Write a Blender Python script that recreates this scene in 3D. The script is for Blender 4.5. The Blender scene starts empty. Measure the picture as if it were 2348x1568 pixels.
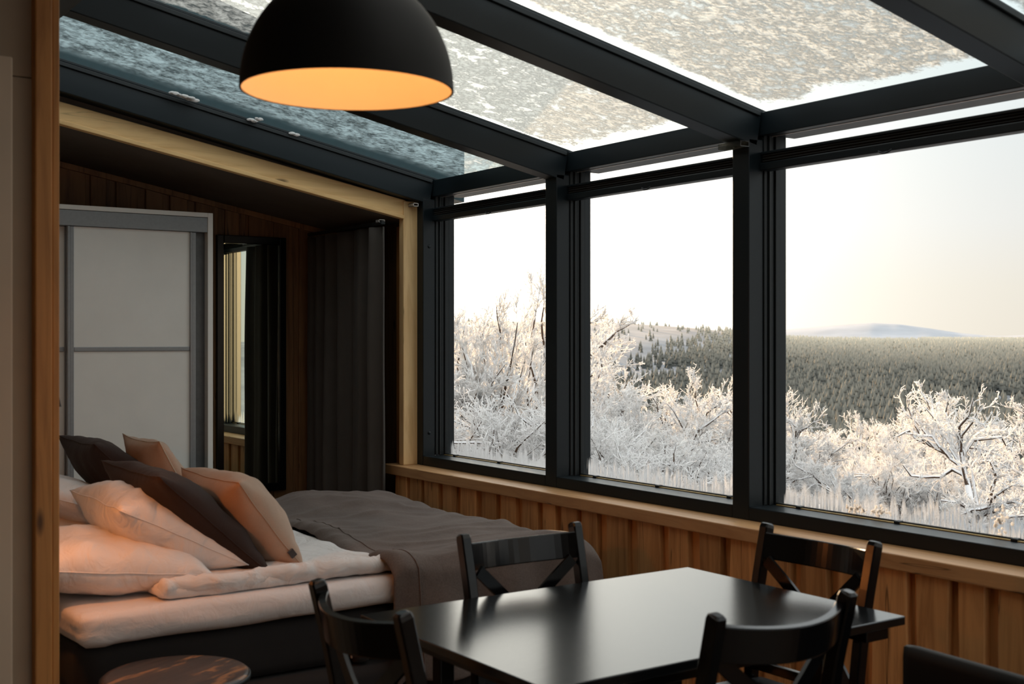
import bpy, bmesh, math, random
import numpy as np
from mathutils import Vector, Matrix, noise as mn

# ------------------------------------------------------------------ camera, sky, sun, exposure
C = bpy.context.scene.collection
S = bpy.context.scene
PI = math.pi
YAW = math.radians(34.66)
FPX = 2783.0
CAMZ = 1.49
cam_d = bpy.data.cameras.new('camera')
cam = bpy.data.objects.new('camera', cam_d)
C.objects.link(cam)
cam.location = (0, 0, CAMZ)
cam.rotation_euler = (PI / 2, 0, -YAW)
cam_d.sensor_width = 36.0
cam_d.lens = FPX / 2348 * 36.0
cam_d.shift_y = -9 / 2348
cam_d.clip_start = 0.05
cam_d.clip_end = 40000
cam_d.dof.use_dof = True
cam_d.dof.focus_distance = 9.0
cam_d.dof.aperture_fstop = 5.6
S.camera = cam

S.view_settings.view_transform = 'Standard'
S.view_settings.look = 'None'
S.view_settings.gamma = 1.0
S.view_settings.exposure = 1.04
S.view_settings.use_curve_mapping = False
S.cycles.max_bounces = 14
S.cycles.diffuse_bounces = 7
S.cycles.glossy_bounces = 5
S.cycles.transmission_bounces = 6
S.cycles.transparent_max_bounces = 24
S.cycles.caustics_reflective = False
S.cycles.caustics_refractive = False
S.cycles.sample_clamp_indirect = 6.0
S.cycles.use_denoising = True

SUN_AZ = math.radians(22.0)     # from +Y (along the window wall) towards +X (outwards)
SUN_EL = math.radians(6.5)
SUN_DIR = Vector((math.sin(SUN_AZ) * math.cos(SUN_EL), math.cos(SUN_AZ) * math.cos(SUN_EL), math.sin(SUN_EL)))
sun_d = bpy.data.lights.new('sun', 'SUN')
sun_d.energy = 6.3
sun_d.color = (1.0, 0.66, 0.36)
sun_d.angle = math.radians(0.8)
sun = bpy.data.objects.new('sun', sun_d)
C.objects.link(sun)
sun.location = (30, 60, 20)
sun.rotation_euler = SUN_DIR.to_track_quat('Z', 'Y').to_euler()

world = bpy.data.worlds.new('winter_sky')
S.world = world
world.use_nodes = True
nt = world.node_tree
nt.nodes.clear()
def wn(t, **k):
    n = nt.nodes.new(t)
    for a, b in k.items():
        setattr(n, a, b)
    return n
tc = wn('ShaderNodeTexCoord')
sep = wn('ShaderNodeSeparateXYZ')
nt.links.new(tc.outputs['Generated'], sep.inputs[0])
ramp = wn('ShaderNodeValToRGB')
cr = ramp.color_ramp
cr.elements[0].position = 0.0
cr.elements[0].color = (0.40, 0.368, 0.32, 1)
cr.elements[1].position = 1.0
cr.elements[1].color = (0.92, 0.95, 0.97, 1)
for p, c in ((0.04, (0.40, 0.377, 0.336)), (0.09, (0.39, 0.39, 0.38)), (0.16, (0.37, 0.39, 0.395)), (0.25, (0.42, 0.47, 0.48)), (0.50, (0.78, 0.82, 0.83))):
    e = cr.elements.new(p)
    e.color = c + (1,)
nt.links.new(sep.outputs['Z'], ramp.inputs[0])
dot = wn('ShaderNodeVectorMath', operation='DOT_PRODUCT')
nt.links.new(tc.outputs['Generated'], dot.inputs[0])
dot.inputs[1].default_value = SUN_DIR
mx = wn('ShaderNodeMath', operation='MAXIMUM')
nt.links.new(dot.outputs['Value'], mx.inputs[0])
mx.inputs[1].default_value = 0.0
pw = wn('ShaderNodeMath', operation='POWER')
nt.links.new(mx.outputs[0], pw.inputs[0])
pw.inputs[1].default_value = 18.0
glow = wn('ShaderNodeMix', data_type='RGBA', blend_type='ADD')
glow.inputs['Factor'].default_value = 1.0
sc_ = wn('ShaderNodeVectorMath', operation='SCALE')
sc_.inputs[0].default_value = (1.6, 1.46, 1.22)
nt.links.new(pw.outputs[0], sc_.inputs['Scale'])
nt.links.new(ramp.outputs[0], glow.inputs['A'])
nt.links.new(sc_.outputs[0], glow.inputs['B'])
bg = wn('ShaderNodeBackground')
bg.inputs['Strength'].default_value = 1.0
nt.links.new(glow.outputs['Result'], bg.inputs['Color'])
wo = wn('ShaderNodeOutputWorld')
nt.links.new(bg.outputs[0], wo.inputs[0])

# ------------------------------------------------------------------ helpers
random.seed(4)
RNG = np.random.default_rng(4)

def ray(px, f):
    """room point (x outwards, y along the wall) at forward distance f"""
    r = (px - 1174) / FPX * f
    return f * math.sin(YAW) + r * math.cos(YAW), f * math.cos(YAW) - r * math.sin(YAW)

def tag(o, label=None, cat=None, group=None, kind=None):
    if label: o['label'] = label
    if cat: o['category'] = cat
    if group: o['group'] = group
    if kind: o['kind'] = kind
    return o

def empty(name, loc=(0, 0, 0), rz=0, label=None, cat=None, group=None, kind=None):
    o = bpy.data.objects.new(name, None)
    o.empty_display_size = 0.1
    C.objects.link(o)
    o.location = loc
    o.rotation_euler = (0, 0, rz)
    return tag(o, label, cat, group, kind)

def from_bm(name, bm, mat, parent=None, smooth=False, loc=None, shift=None):
    """link a bmesh as ONE object; shift = world origin of the parent the coordinates are given in"""
    if shift is not None:
        bmesh.ops.translate(bm, verts=bm.verts, vec=-Vector(shift))
    me = bpy.data.meshes.new(name)
    bm.normal_update()
    bm.to_mesh(me)
    bm.free()
    me.materials.append(mat)
    if smooth:
        me.shade_smooth()
    o = bpy.data.objects.new(name, me)
    C.objects.link(o)
    if parent: o.parent = parent
    if loc is not None: o.location = loc
    return o

def from_np(name, verts, faces, mat, parent=None, smooth=False):
    me = bpy.data.meshes.new(name)
    me.from_pydata(verts, [], faces)
    me.materials.append(mat)
    if smooth: me.shade_smooth()
    me.update()
    o = bpy.data.objects.new(name, me)
    C.objects.link(o)
    if parent: o.parent = parent
    return o

def box(bm, x0, x1, y0, y1, z0, z1, bev=0.0, seg=2, rot=None):
    r = bmesh.ops.create_cube(bm, size=1.0)
    vs = r['verts']
    bmesh.ops.scale(bm, verts=vs, vec=(abs(x1 - x0), abs(y1 - y0), abs(z1 - z0)))
    if bev > 0:
        es = list({e for v in vs for e in v.link_edges})
        rb = bmesh.ops.bevel(bm, geom=es, offset=bev, segments=seg, profile=0.5, affect='EDGES')
        vs = list({v for f in rb['faces'] for v in f.verts} | {v for v in vs if v.is_valid})
    if rot is not None:
        bmesh.ops.rotate(bm, verts=vs, cent=(0, 0, 0), matrix=rot)
    bmesh.ops.translate(bm, verts=vs, vec=((x0 + x1) / 2, (y0 + y1) / 2, (z0 + z1) / 2))
    return vs

def boxo(name, x0, x1, y0, y1, z0, z1, mat, parent=None, bev=0.003, shift=None, seg=2):
    bm = bmesh.new()
    box(bm, x0, x1, y0, y1, z0, z1, bev, seg)
    return from_bm(name, bm, mat, parent, shift=shift)

def bar(bm, p, q, wx, wy, up=(0, 0, 1), bev=0.003):
    """rectangular bar from p to q; wx across, wy along the 'up' side"""
    p, q = Vector(p), Vector(q)
    d = (q - p)
    L = d.length
    d.normalize()
    x = d.cross(Vector(up)).normalized()
    y = x.cross(d).normalized()
    m = Matrix((x, y, d)).transposed()
    r = bmesh.ops.create_cube(bm, size=1.0)
    vs = r['verts']
    bmesh.ops.scale(bm, verts=vs, vec=(wx, wy, L))
    if bev > 0:
        es = list({e for v in vs for e in v.link_edges})
        rb = bmesh.ops.bevel(bm, geom=es, offset=bev, segments=2, profile=0.5, affect='EDGES')
        vs = list({v for f in rb['faces'] for v in f.verts} | {v for v in vs if v.is_valid})
    bmesh.ops.rotate(bm, verts=vs, cent=(0, 0, 0), matrix=m)
    bmesh.ops.translate(bm, verts=vs, vec=(p + q) / 2)
    return vs

def sweep(bm, pts, prof, ups, cap=True):
    """prof(i) -> list of (a,b) offsets along (side, up) at point i; ups: up vector"""
    rings = []
    n = len(pts)
    for i, p in enumerate(pts):
        p = Vector(p)
        d = (Vector(pts[min(i + 1, n - 1)]) - Vector(pts[max(i - 1, 0)])).normalized()
        up = Vector(ups)
        s = d.cross(up).normalized()
        u = s.cross(d).normalized()
        rings.append([bm.verts.new(p + s * a + u * b) for a, b in prof(i)])
    for i in range(n - 1):
        A, B = rings[i], rings[i + 1]
        k = len(A)
        for j in range(k):
            bm.faces.new((A[j], A[(j + 1) % k], B[(j + 1) % k], B[j]))
    if cap:
        bm.faces.new(list(reversed(rings[0])))
        bm.faces.new(rings[-1])
    bmesh.ops.recalc_face_normals(bm, faces=bm.faces)

def circ(r, n=10):
    return [(r * math.cos(2 * PI * k / n), r * math.sin(2 * PI * k / n)) for k in range(n)]

def lathe(bm, prof, n=48, cx=0, cy=0, cz=0):
    rings = []
    for r, z in prof:
        if r < 1e-6:
            rings.append([bm.verts.new((cx, cy, cz + z))])
        else:
            rings.append([bm.verts.new((cx + r * math.cos(2 * PI * k / n), cy + r * math.sin(2 * PI * k / n), cz + z)) for k in range(n)])
    for A, B in zip(rings, rings[1:]):
        for k in range(n):
            a0, a1 = A[k % len(A)], A[(k + 1) % len(A)]
            b0, b1 = B[k % len(B)], B[(k + 1) % len(B)]
            f = [a0]
            for v in (a1, b1, b0):
                if v not in f: f.append(v)
            if len(f) > 2: bm.faces.new(f)
    bmesh.ops.recalc_face_normals(bm, faces=bm.faces)

def rounded_slab(x0, x1, y0, y1, z0, z1, r, step=0.05, disp=None):
    """closed soft box with rounded edges; disp(p, n)-> displacement along n"""
    bm = bmesh.new()
    nx, ny, nz = [max(2, int(round(d / step))) for d in (x1 - x0, y1 - y0, z1 - z0)]
    nz = max(nz, 5)
    key = {}
    lo, hi = Vector((x0, y0, z0)), Vector((x1, y1, z1))
    def vert(i, j, k):
        if (i, j, k) in key: return key[(i, j, k)]
        def m(a, n, l, h):
            t = a / n
            return l + (h - l) * t
        p = Vector((m(i, nx, x0, x1), m(j, ny, y0, y1), m(k, nz, z0, z1)))
        q = Vector([min(max(p[a], lo[a] + r), hi[a] - r) for a in range(3)])
        d = p - q
        if d.length > 1e-9:
            d.normalize()
            p = q + d * r
        nrm = d if d.length > 0 else Vector((0, 0, 1))
        if disp: p = p + nrm * disp(p)
        key[(i, j, k)] = bm.verts.new(p)
        return key[(i, j, k)]
    for k in (0, nz):
        for i in range(nx):
            for j in range(ny):
                bm.faces.new((vert(i, j, k), vert(i + 1, j, k), vert(i + 1, j + 1, k), vert(i, j + 1, k)))
    for j in (0, ny):
        for i in range(nx):
            for k in range(nz):
                bm.faces.new((vert(i, j, k), vert(i + 1, j, k), vert(i + 1, j, k + 1), vert(i, j, k + 1)))
    for i in (0, nx):
        for j in range(ny):
            for k in range(nz):
                bm.faces.new((vert(i, j, k), vert(i, j + 1, k), vert(i, j + 1, k + 1), vert(i, j, k + 1)))
    bmesh.ops.recalc_face_normals(bm, faces=bm.faces)
    return bm

def nz(x, y, z=0.0):
    return mn.noise(Vector((x, y, z)))

def fbm(x, y, z=0.0):
    return nz(x, y, z) + 0.5 * nz(x * 2.1, y * 2.1, z + 7) + 0.25 * nz(x * 4.3, y * 4.3, z + 3)

def copy_tree(o, parent=None):
    c = o.copy()
    C.objects.link(c)
    if parent is not None: c.parent = parent
    for ch in list(o.children):
        copy_tree(ch, c)
    return c

# ------------------------------------------------------------------ materials
def new_mat(name):
    m = bpy.data.materials.new(name)
    m.use_nodes = True
    t = m.node_tree
    t.nodes.clear()
    o = t.nodes.new('ShaderNodeOutputMaterial')
    return m, t, o

def N(t, typ, **k):
    n = t.nodes.new(typ)
    for a, b in k.items(): setattr(n, a, b)
    return n

def principled(t, o, rough=0.5, spec=0.5, metal=0.0):
    b = N(t, 'ShaderNodeBsdfPrincipled')
    b.inputs['Roughness'].default_value = rough
    b.inputs['Metallic'].default_value = metal
    b.inputs['Specular IOR Level'].default_value = spec
    t.links.new(b.outputs[0], o.inputs[0])
    return b

def coords(t, scale=(1, 1, 1), rnd=False, out='Object'):
    c = N(t, 'ShaderNodeTexCoord')
    m = N(t, 'ShaderNodeMapping')
    m.inputs['Scale'].default_value = scale
    t.links.new(c.outputs[out], m.inputs['Vector'])
    if rnd:
        i = N(t, 'ShaderNodeObjectInfo')
        s = N(t, 'ShaderNodeVectorMath', operation='SCALE')
        s.inputs[0].default_value = (13.0, 7.0, 31.0)
        t.links.new(i.outputs['Random'], s.inputs['Scale'])
        t.links.new(s.outputs[0], m.inputs['Location'])
    return m.outputs[0]

def ramp_(t, fac, stops):
    r = N(t, 'ShaderNodeValToRGB')
    els = r.color_ramp.elements
    while len(els) < len(stops): els.new(0.5)
    for e, (p, c) in zip(els, stops):
        e.position = p
        e.color = tuple(c) + (1,) if len(c) == 3 else c
    t.links.new(fac, r.inputs[0])
    return r.outputs[0]

def bump(t, h, b, strength=0.2, dist=0.01):
    n = N(t, 'ShaderNodeBump')
    n.inputs['Strength'].default_value = strength
    n.inputs['Distance'].default_value = dist
    t.links.new(h, n.inputs['Height'])
    t.links.new(n.outputs[0], b.inputs['Normal'])

def noise_(t, vec, scale=5, detail=3, rough=0.5, dist=0.0):
    n = N(t, 'ShaderNodeTexNoise')
    n.inputs['Scale'].default_value = scale
    n.inputs['Detail'].default_value = detail
    n.inputs['Roughness'].default_value = rough
    n.inputs['Distortion'].default_value = dist
    t.links.new(vec, n.inputs['Vector'])
    return n.outputs['Fac']

def wood(name, light, dark, axis='Z', rough=0.5, knot=0.045, vary=0.25, spec=0.4, crack=0.75):
    m, t, o = new_mat(name)
    b = principled(t, o, rough, spec)
    sc = {'Z': (11, 11, 0.9), 'X': (0.9, 11, 11), 'Y': (11, 0.9, 11)}[axis]
    v = coords(t, sc, True)
    f = noise_(t, v, 1.6, 5, 0.62, 1.1)
    col = ramp_(t, f, [(0.28, dark), (0.52, light), (0.72, tuple(min(1, c * 1.12) for c in light))])
    # knots
    ks = {'Z': (7, 7, 2.2), 'X': (2.2, 7, 7), 'Y': (7, 2.2, 7)}[axis]
    vo = N(t, 'ShaderNodeTexVoronoi')
    vo.inputs['Scale'].default_value = 1.0
    t.links.new(coords(t, ks, True), vo.inputs['Vector'])
    kf = ramp_(t, vo.outputs['Distance'], [(knot, (1, 1, 1)), (knot * 2.3, (0, 0, 0))])
    mk = N(t, 'ShaderNodeMix', data_type='RGBA')
    t.links.new(kf, mk.inputs['Factor'])
    t.links.new(col, mk.inputs['A'])
    mk.inputs['B'].default_value = tuple(c * 0.35 for c in dark) + (1,)
    # drying cracks along the grain
    cs = {'Z': (17, 17, 0.7), 'X': (0.7, 17, 17), 'Y': (17, 0.7, 17)}[axis]
    cn = noise_(t, coords(t, cs, True), 1.0, 2, 0.5, 0.6)
    cf = ramp_(t, cn, [(0.638, (0, 0, 0)), (0.644, (crack, crack, crack)), (0.648, (crack, crack, crack)), (0.654, (0, 0, 0))])
    mc = N(t, 'ShaderNodeMix', data_type='RGBA')
    t.links.new(cf, mc.inputs['Factor']); t.links.new(mk.outputs['Result'], mc.inputs['A'])
    mc.inputs['B'].default_value = tuple(c * 0.25 for c in dark) + (1,)
    mk = mc
    oi = N(t, 'ShaderNodeObjectInfo')
    mr = N(t, 'ShaderNodeMapRange')
    mr.inputs['To Min'].default_value = 1 - vary
    mr.inputs['To Max'].default_value = 1 + vary * 0.6
    t.links.new(oi.outputs['Random'], mr.inputs['Value'])
    hs = N(t, 'ShaderNodeHueSaturation')
    t.links.new(mr.outputs[0], hs.inputs['Value'])
    t.links.new(mk.outputs['Result'], hs.inputs['Color'])
    t.links.new(hs.outputs[0], b.inputs['Base Color'])
    bump(t, f, b, 0.25, 0.003)
    return m

def plain(name, col, rough=0.5, spec=0.5, metal=0.0, nscale=30, amt=0.12, bmp=0.05, sheen=0.0, aniso=None, out='Object'):
    m, t, o = new_mat(name)
    b = principled(t, o, rough, spec, metal)
    v = coords(t, aniso or (1, 1, 1), False, out)
    f = noise_(t, v, nscale, 4, 0.6)
    c = ramp_(t, f, [(0.3, tuple(x * (1 - amt) for x in col)), (0.7, tuple(min(1, x * (1 + amt)) for x in col))])
    t.links.new(c, b.inputs['Base Color'])
    if bmp: bump(t, f, b, bmp, 0.004)
    if sheen:
        b.inputs['Sheen Weight'].default_value = sheen
        b.inputs['Sheen Roughness'].default_value = 0.4
    return m

def fabric(name, col, amt=0.15, weave=420, rough=0.9, sheen=0.2, wr=0.0, wscale=7):
    m, t, o = new_mat(name)
    b = principled(t, o, rough, 0.2)
    v = coords(t)
    f = noise_(t, v, weave, 2, 0.7)
    g = noise_(t, v, 6, 4, 0.6)
    a = N(t, 'ShaderNodeMath', operation='ADD')
    t.links.new(f, a.inputs[0]); t.links.new(g, a.inputs[1])
    h = N(t, 'ShaderNodeMath', operation='MULTIPLY')
    t.links.new(a.outputs[0], h.inputs[0]); h.inputs[1].default_value = 0.5
    c = ramp_(t, h.outputs[0], [(0.35, tuple(x * (1 - amt) for x in col)), (0.65, tuple(min(1, x * (1 + amt)) for x in col))])
    t.links.new(c, b.inputs['Base Color'])
    b.inputs['Sheen Weight'].default_value = sheen
    if wr:
        w = noise_(t, coords(t, (1, 1, 1)), wscale, 3, 0.5, 1.5)
        bump(t, w, b, wr, 0.03)
    else:
        bump(t, f, b, 0.15, 0.002)
    return m

M = {}
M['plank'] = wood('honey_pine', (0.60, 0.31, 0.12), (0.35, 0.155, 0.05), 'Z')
M['plank_back'] = wood('alcove_shaded_pine', (0.24, 0.115, 0.045), (0.12, 0.05, 0.018), 'Z')  # same pine as the window wall, alcove shade put into the colour
M['gap'] = plain('dark_board', (0.035, 0.018, 0.009), 0.8, 0.2)
M['sill'] = wood('sill_pine', (0.50, 0.28, 0.125), (0.34, 0.165, 0.065), 'Y', vary=0.05)
M['timber'] = wood('pale_pine', (0.92, 0.62, 0.30), (0.74, 0.45, 0.19), 'Z', vary=0.08, knot=0.03)
M['beam'] = wood('beam_pine', (0.92, 0.60, 0.27), (0.74, 0.44, 0.17), 'X', vary=0.05, knot=0.05, crack=0.3)
M['post'] = wood('orange_pine', (0.56, 0.25, 0.072), (0.34, 0.135, 0.034), 'Z', vary=0.08)
M['black'] = plain('black_aluminium', (0.0050, 0.0088, 0.0112), 0.40, 0.28, 0, 300, 0.2, 0.03)  # slight teal tint paints in the blue sky's reflection
M['gasket'] = plain('rubber_gasket', (0.010, 0.013, 0.014), 0.5, 0.3)
M['pleat'] = plain('blind_cloth', (0.030, 0.030, 0.029), 0.8, 0.2, 0, 300, 0.15)
M['bead'] = plain('sunlit_gold_bead', (0.55, 0.40, 0.16), 0.35, 0.5, 0.6)  # gold colour paints the low sun's gleam on the glazing seals
M['navy'] = plain('outer_sheet', (0.008, 0.042, 0.052), 0.45, 0.5)
M['lacquer'] = plain('black_lacquer', (0.0035, 0.0035, 0.004), 0.20, 0.36, 0, 40, 0.2, 0.02)
M['table'] = plain('black_tabletop', (0.005, 0.006, 0.0068), 0.19, 0.5, 0, 14, 0.2, 0.03, aniso=(1, 6, 1))
M['white'] = plain('white_laminate', (0.86, 0.84, 0.79), 0.45, 0.4, 0, 4, 0.03, 0)
M['alu'] = plain('aluminium', (0.26, 0.27, 0.28), 0.35, 0.5, 0.4, 60, 0.06, 0)
M['aludark'] = plain('shaded_aluminium', (0.11, 0.115, 0.12), 0.4, 0.5, 0.5)
M['wall'] = plain('painted_board', (0.42, 0.335, 0.25), 0.8, 0.2, 0, 3, 0.06, 0.05)
M['panel'] = plain('pale_board', (0.62, 0.50, 0.38), 0.7, 0.3, 0, 3, 0.05, 0.02)
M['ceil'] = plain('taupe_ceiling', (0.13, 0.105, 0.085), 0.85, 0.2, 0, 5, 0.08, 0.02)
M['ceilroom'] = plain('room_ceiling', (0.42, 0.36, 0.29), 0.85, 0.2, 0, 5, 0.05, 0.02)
M['floor'] = wood('floor_boards', (0.16, 0.10, 0.06), (0.09, 0.055, 0.03), 'Y')
M['curtain'] = fabric('charcoal_curtain', (0.075, 0.066, 0.058), 0.12, 420, 0.9, 0.05)
M['linen'] = fabric('white_linen', (0.74, 0.70, 0.68), 0.03, 500, 0.85, 0.05, 0.45, 8)
M['sheet'] = fabric('white_sheet', (0.72, 0.68, 0.67), 0.03, 500, 0.85, 0.1, 0.18, 12)
M['brown'] = fabric('brown_velvet', (0.030, 0.018, 0.015), 0.15, 300, 0.85, 0.04, 0.12, 8)
M['beige'] = fabric('beige_velour', (0.44, 0.30, 0.22), 0.08, 300, 0.9, 0.1, 0.1, 8)
M['pile'] = fabric('fluffy_edge', (0.52, 0.46, 0.37), 0.2, 200, 0.95, 0.5)
M['blanket'] = fabric('taupe_blanket', (0.115, 0.086, 0.073), 0.22, 160, 0.9, 0.08, 0.12, 9)
M['base'] = fabric('grey_upholstery', (0.024, 0.022, 0.022), 0.12, 350, 0.9, 0.05)
M['stool'] = wood('stool_wood', (0.10, 0.055, 0.032), (0.03, 0.018, 0.012), 'X', rough=0.4, vary=0.0, knot=0.02)
M['lampout'] = plain('matt_black_shade', (0.006, 0.006, 0.006), 0.62, 0.25, 0, 200, 0.1, 0)
M['lampin'] = plain('white_shade_lining', (0.82, 0.80, 0.76), 0.7, 0.3, 0, 5, 0.02, 0)
M['cream'] = plain('small_metal', (0.55, 0.53, 0.50), 0.3, 0.5, 0.6)
M['label'] = fabric('care_label', (0.05, 0.045, 0.045))
M['tile'] = plain('pale_plastic', (0.55, 0.46, 0.40), 0.5)

def mirror_mat():
    m, t, o = new_mat('mirror_glass')
    g = principled(t, o, 0.0, 0.5, 1.0)
    f = noise_(t, coords(t), 0.5, 1)
    c = ramp_(t, f, [(0.0, (0.68, 0.76, 0.66)), (1.0, (0.72, 0.79, 0.69))])
    t.links.new(c, g.inputs['Base Color'])
    return m
M['mirror'] = mirror_mat()

def emit(name, col, s):
    m, t, o = new_mat(name)
    e = N(t, 'ShaderNodeEmission')
    e.inputs[0].default_value = col + (1,)
    e.inputs[1].default_value = s
    t.links.new(e.outputs[0], o.inputs[0])
    return m
M['bulb'] = emit('bulb_glow', (1.0, 0.52, 0.18), 6.0)

def glass_mat(name, tint=(0.99, 0.995, 0.993), refl=0.055):
    m, t, o = new_mat(name)
    tr = N(t, 'ShaderNodeBsdfTransparent')
    tr.inputs[0].default_value = tint + (1,)
    gl = N(t, 'ShaderNodeBsdfGlossy')
    gl.inputs['Roughness'].default_value = 0.01
    lw = N(t, 'ShaderNodeLayerWeight')
    lw.inputs[0].default_value = 0.5
    p5 = N(t, 'ShaderNodeMath', operation='POWER')
    t.links.new(lw.outputs['Facing'], p5.inputs[0]); p5.inputs[1].default_value = 5.0
    fr = N(t, 'ShaderNodeMath', operation='MULTIPLY_ADD')
    t.links.new(p5.outputs[0], fr.inputs[0]); fr.inputs[1].default_value = 0.7; fr.inputs[2].default_value = 0.006
    mm = N(t, 'ShaderNodeMixShader')
    t.links.new(fr.outputs[0], mm.inputs[0])
    t.links.new(tr.outputs[0], mm.inputs[1])
    t.links.new(gl.outputs[0], mm.inputs[2])
    t.links.new(mm.outputs[0], o.inputs[0])
    return m, t, o, mm
M['glass'] = glass_mat('clear_glass')[0]

def clear_plastic():
    m, t, o = new_mat('clear_plastic')
    tr = N(t, 'ShaderNodeBsdfTransparent'); tr.inputs[0].default_value = (0.75, 0.74, 0.68, 1)
    gl = N(t, 'ShaderNodeBsdfGlossy'); gl.inputs['Roughness'].default_value = 0.1
    mm = N(t, 'ShaderNodeMixShader'); mm.inputs[0].default_value = 0.35
    t.links.new(tr.outputs[0], mm.inputs[1]); t.links.new(gl.outputs[0], mm.inputs[2]); t.links.new(mm.outputs[0], o.inputs[0])
    return m
M['plastic'] = clear_plastic()
def melt_mat():
    m, t, o = new_mat('meltwater_film')
    tr = N(t, 'ShaderNodeBsdfTransparent')
    rf = N(t, 'ShaderNodeBsdfRefraction'); rf.inputs['IOR'].default_value = 1.18; rf.inputs['Roughness'].default_value = 0.0
    v = coords(t, (60, 60, 3.0))
    f = noise_(t, v, 1.0, 2, 0.5)
    b = N(t, 'ShaderNodeBump'); b.inputs['Strength'].default_value = 0.8; b.inputs['Distance'].default_value = 0.01
    t.links.new(f, b.inputs['Height']); t.links.new(b.outputs[0], rf.inputs['Normal'])
    g = N(t, 'ShaderNodeTexCoord'); s_ = N(t, 'ShaderNodeSeparateXYZ'); t.links.new(g.outputs['Generated'], s_.inputs[0])
    a = N(t, 'ShaderNodeMath', operation='MULTIPLY_ADD'); t.links.new(noise_(t, coords(t, (40, 40, 0.01)), 1.0, 2), a.inputs[0]); a.inputs[1].default_value = 1.4
    sb_ = N(t, 'ShaderNodeMath', operation='SUBTRACT'); sb_.inputs[0].default_value = -0.15; t.links.new(s_.outputs['Z'], sb_.inputs[1])
    t.links.new(sb_.outputs[0], a.inputs[2])
    k = ramp_(t, a.outputs[0], [(0.0, (0, 0, 0)), (0.25, (1, 1, 1))])
    mm = N(t, 'ShaderNodeMixShader'); t.links.new(k, mm.inputs[0]); t.links.new(tr.outputs[0], mm.inputs[1]); t.links.new(rf.outputs[0], mm.inputs[2])
    t.links.new(mm.outputs[0], o.inputs[0])
    return m
M['melt'] = melt_mat()

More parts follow.
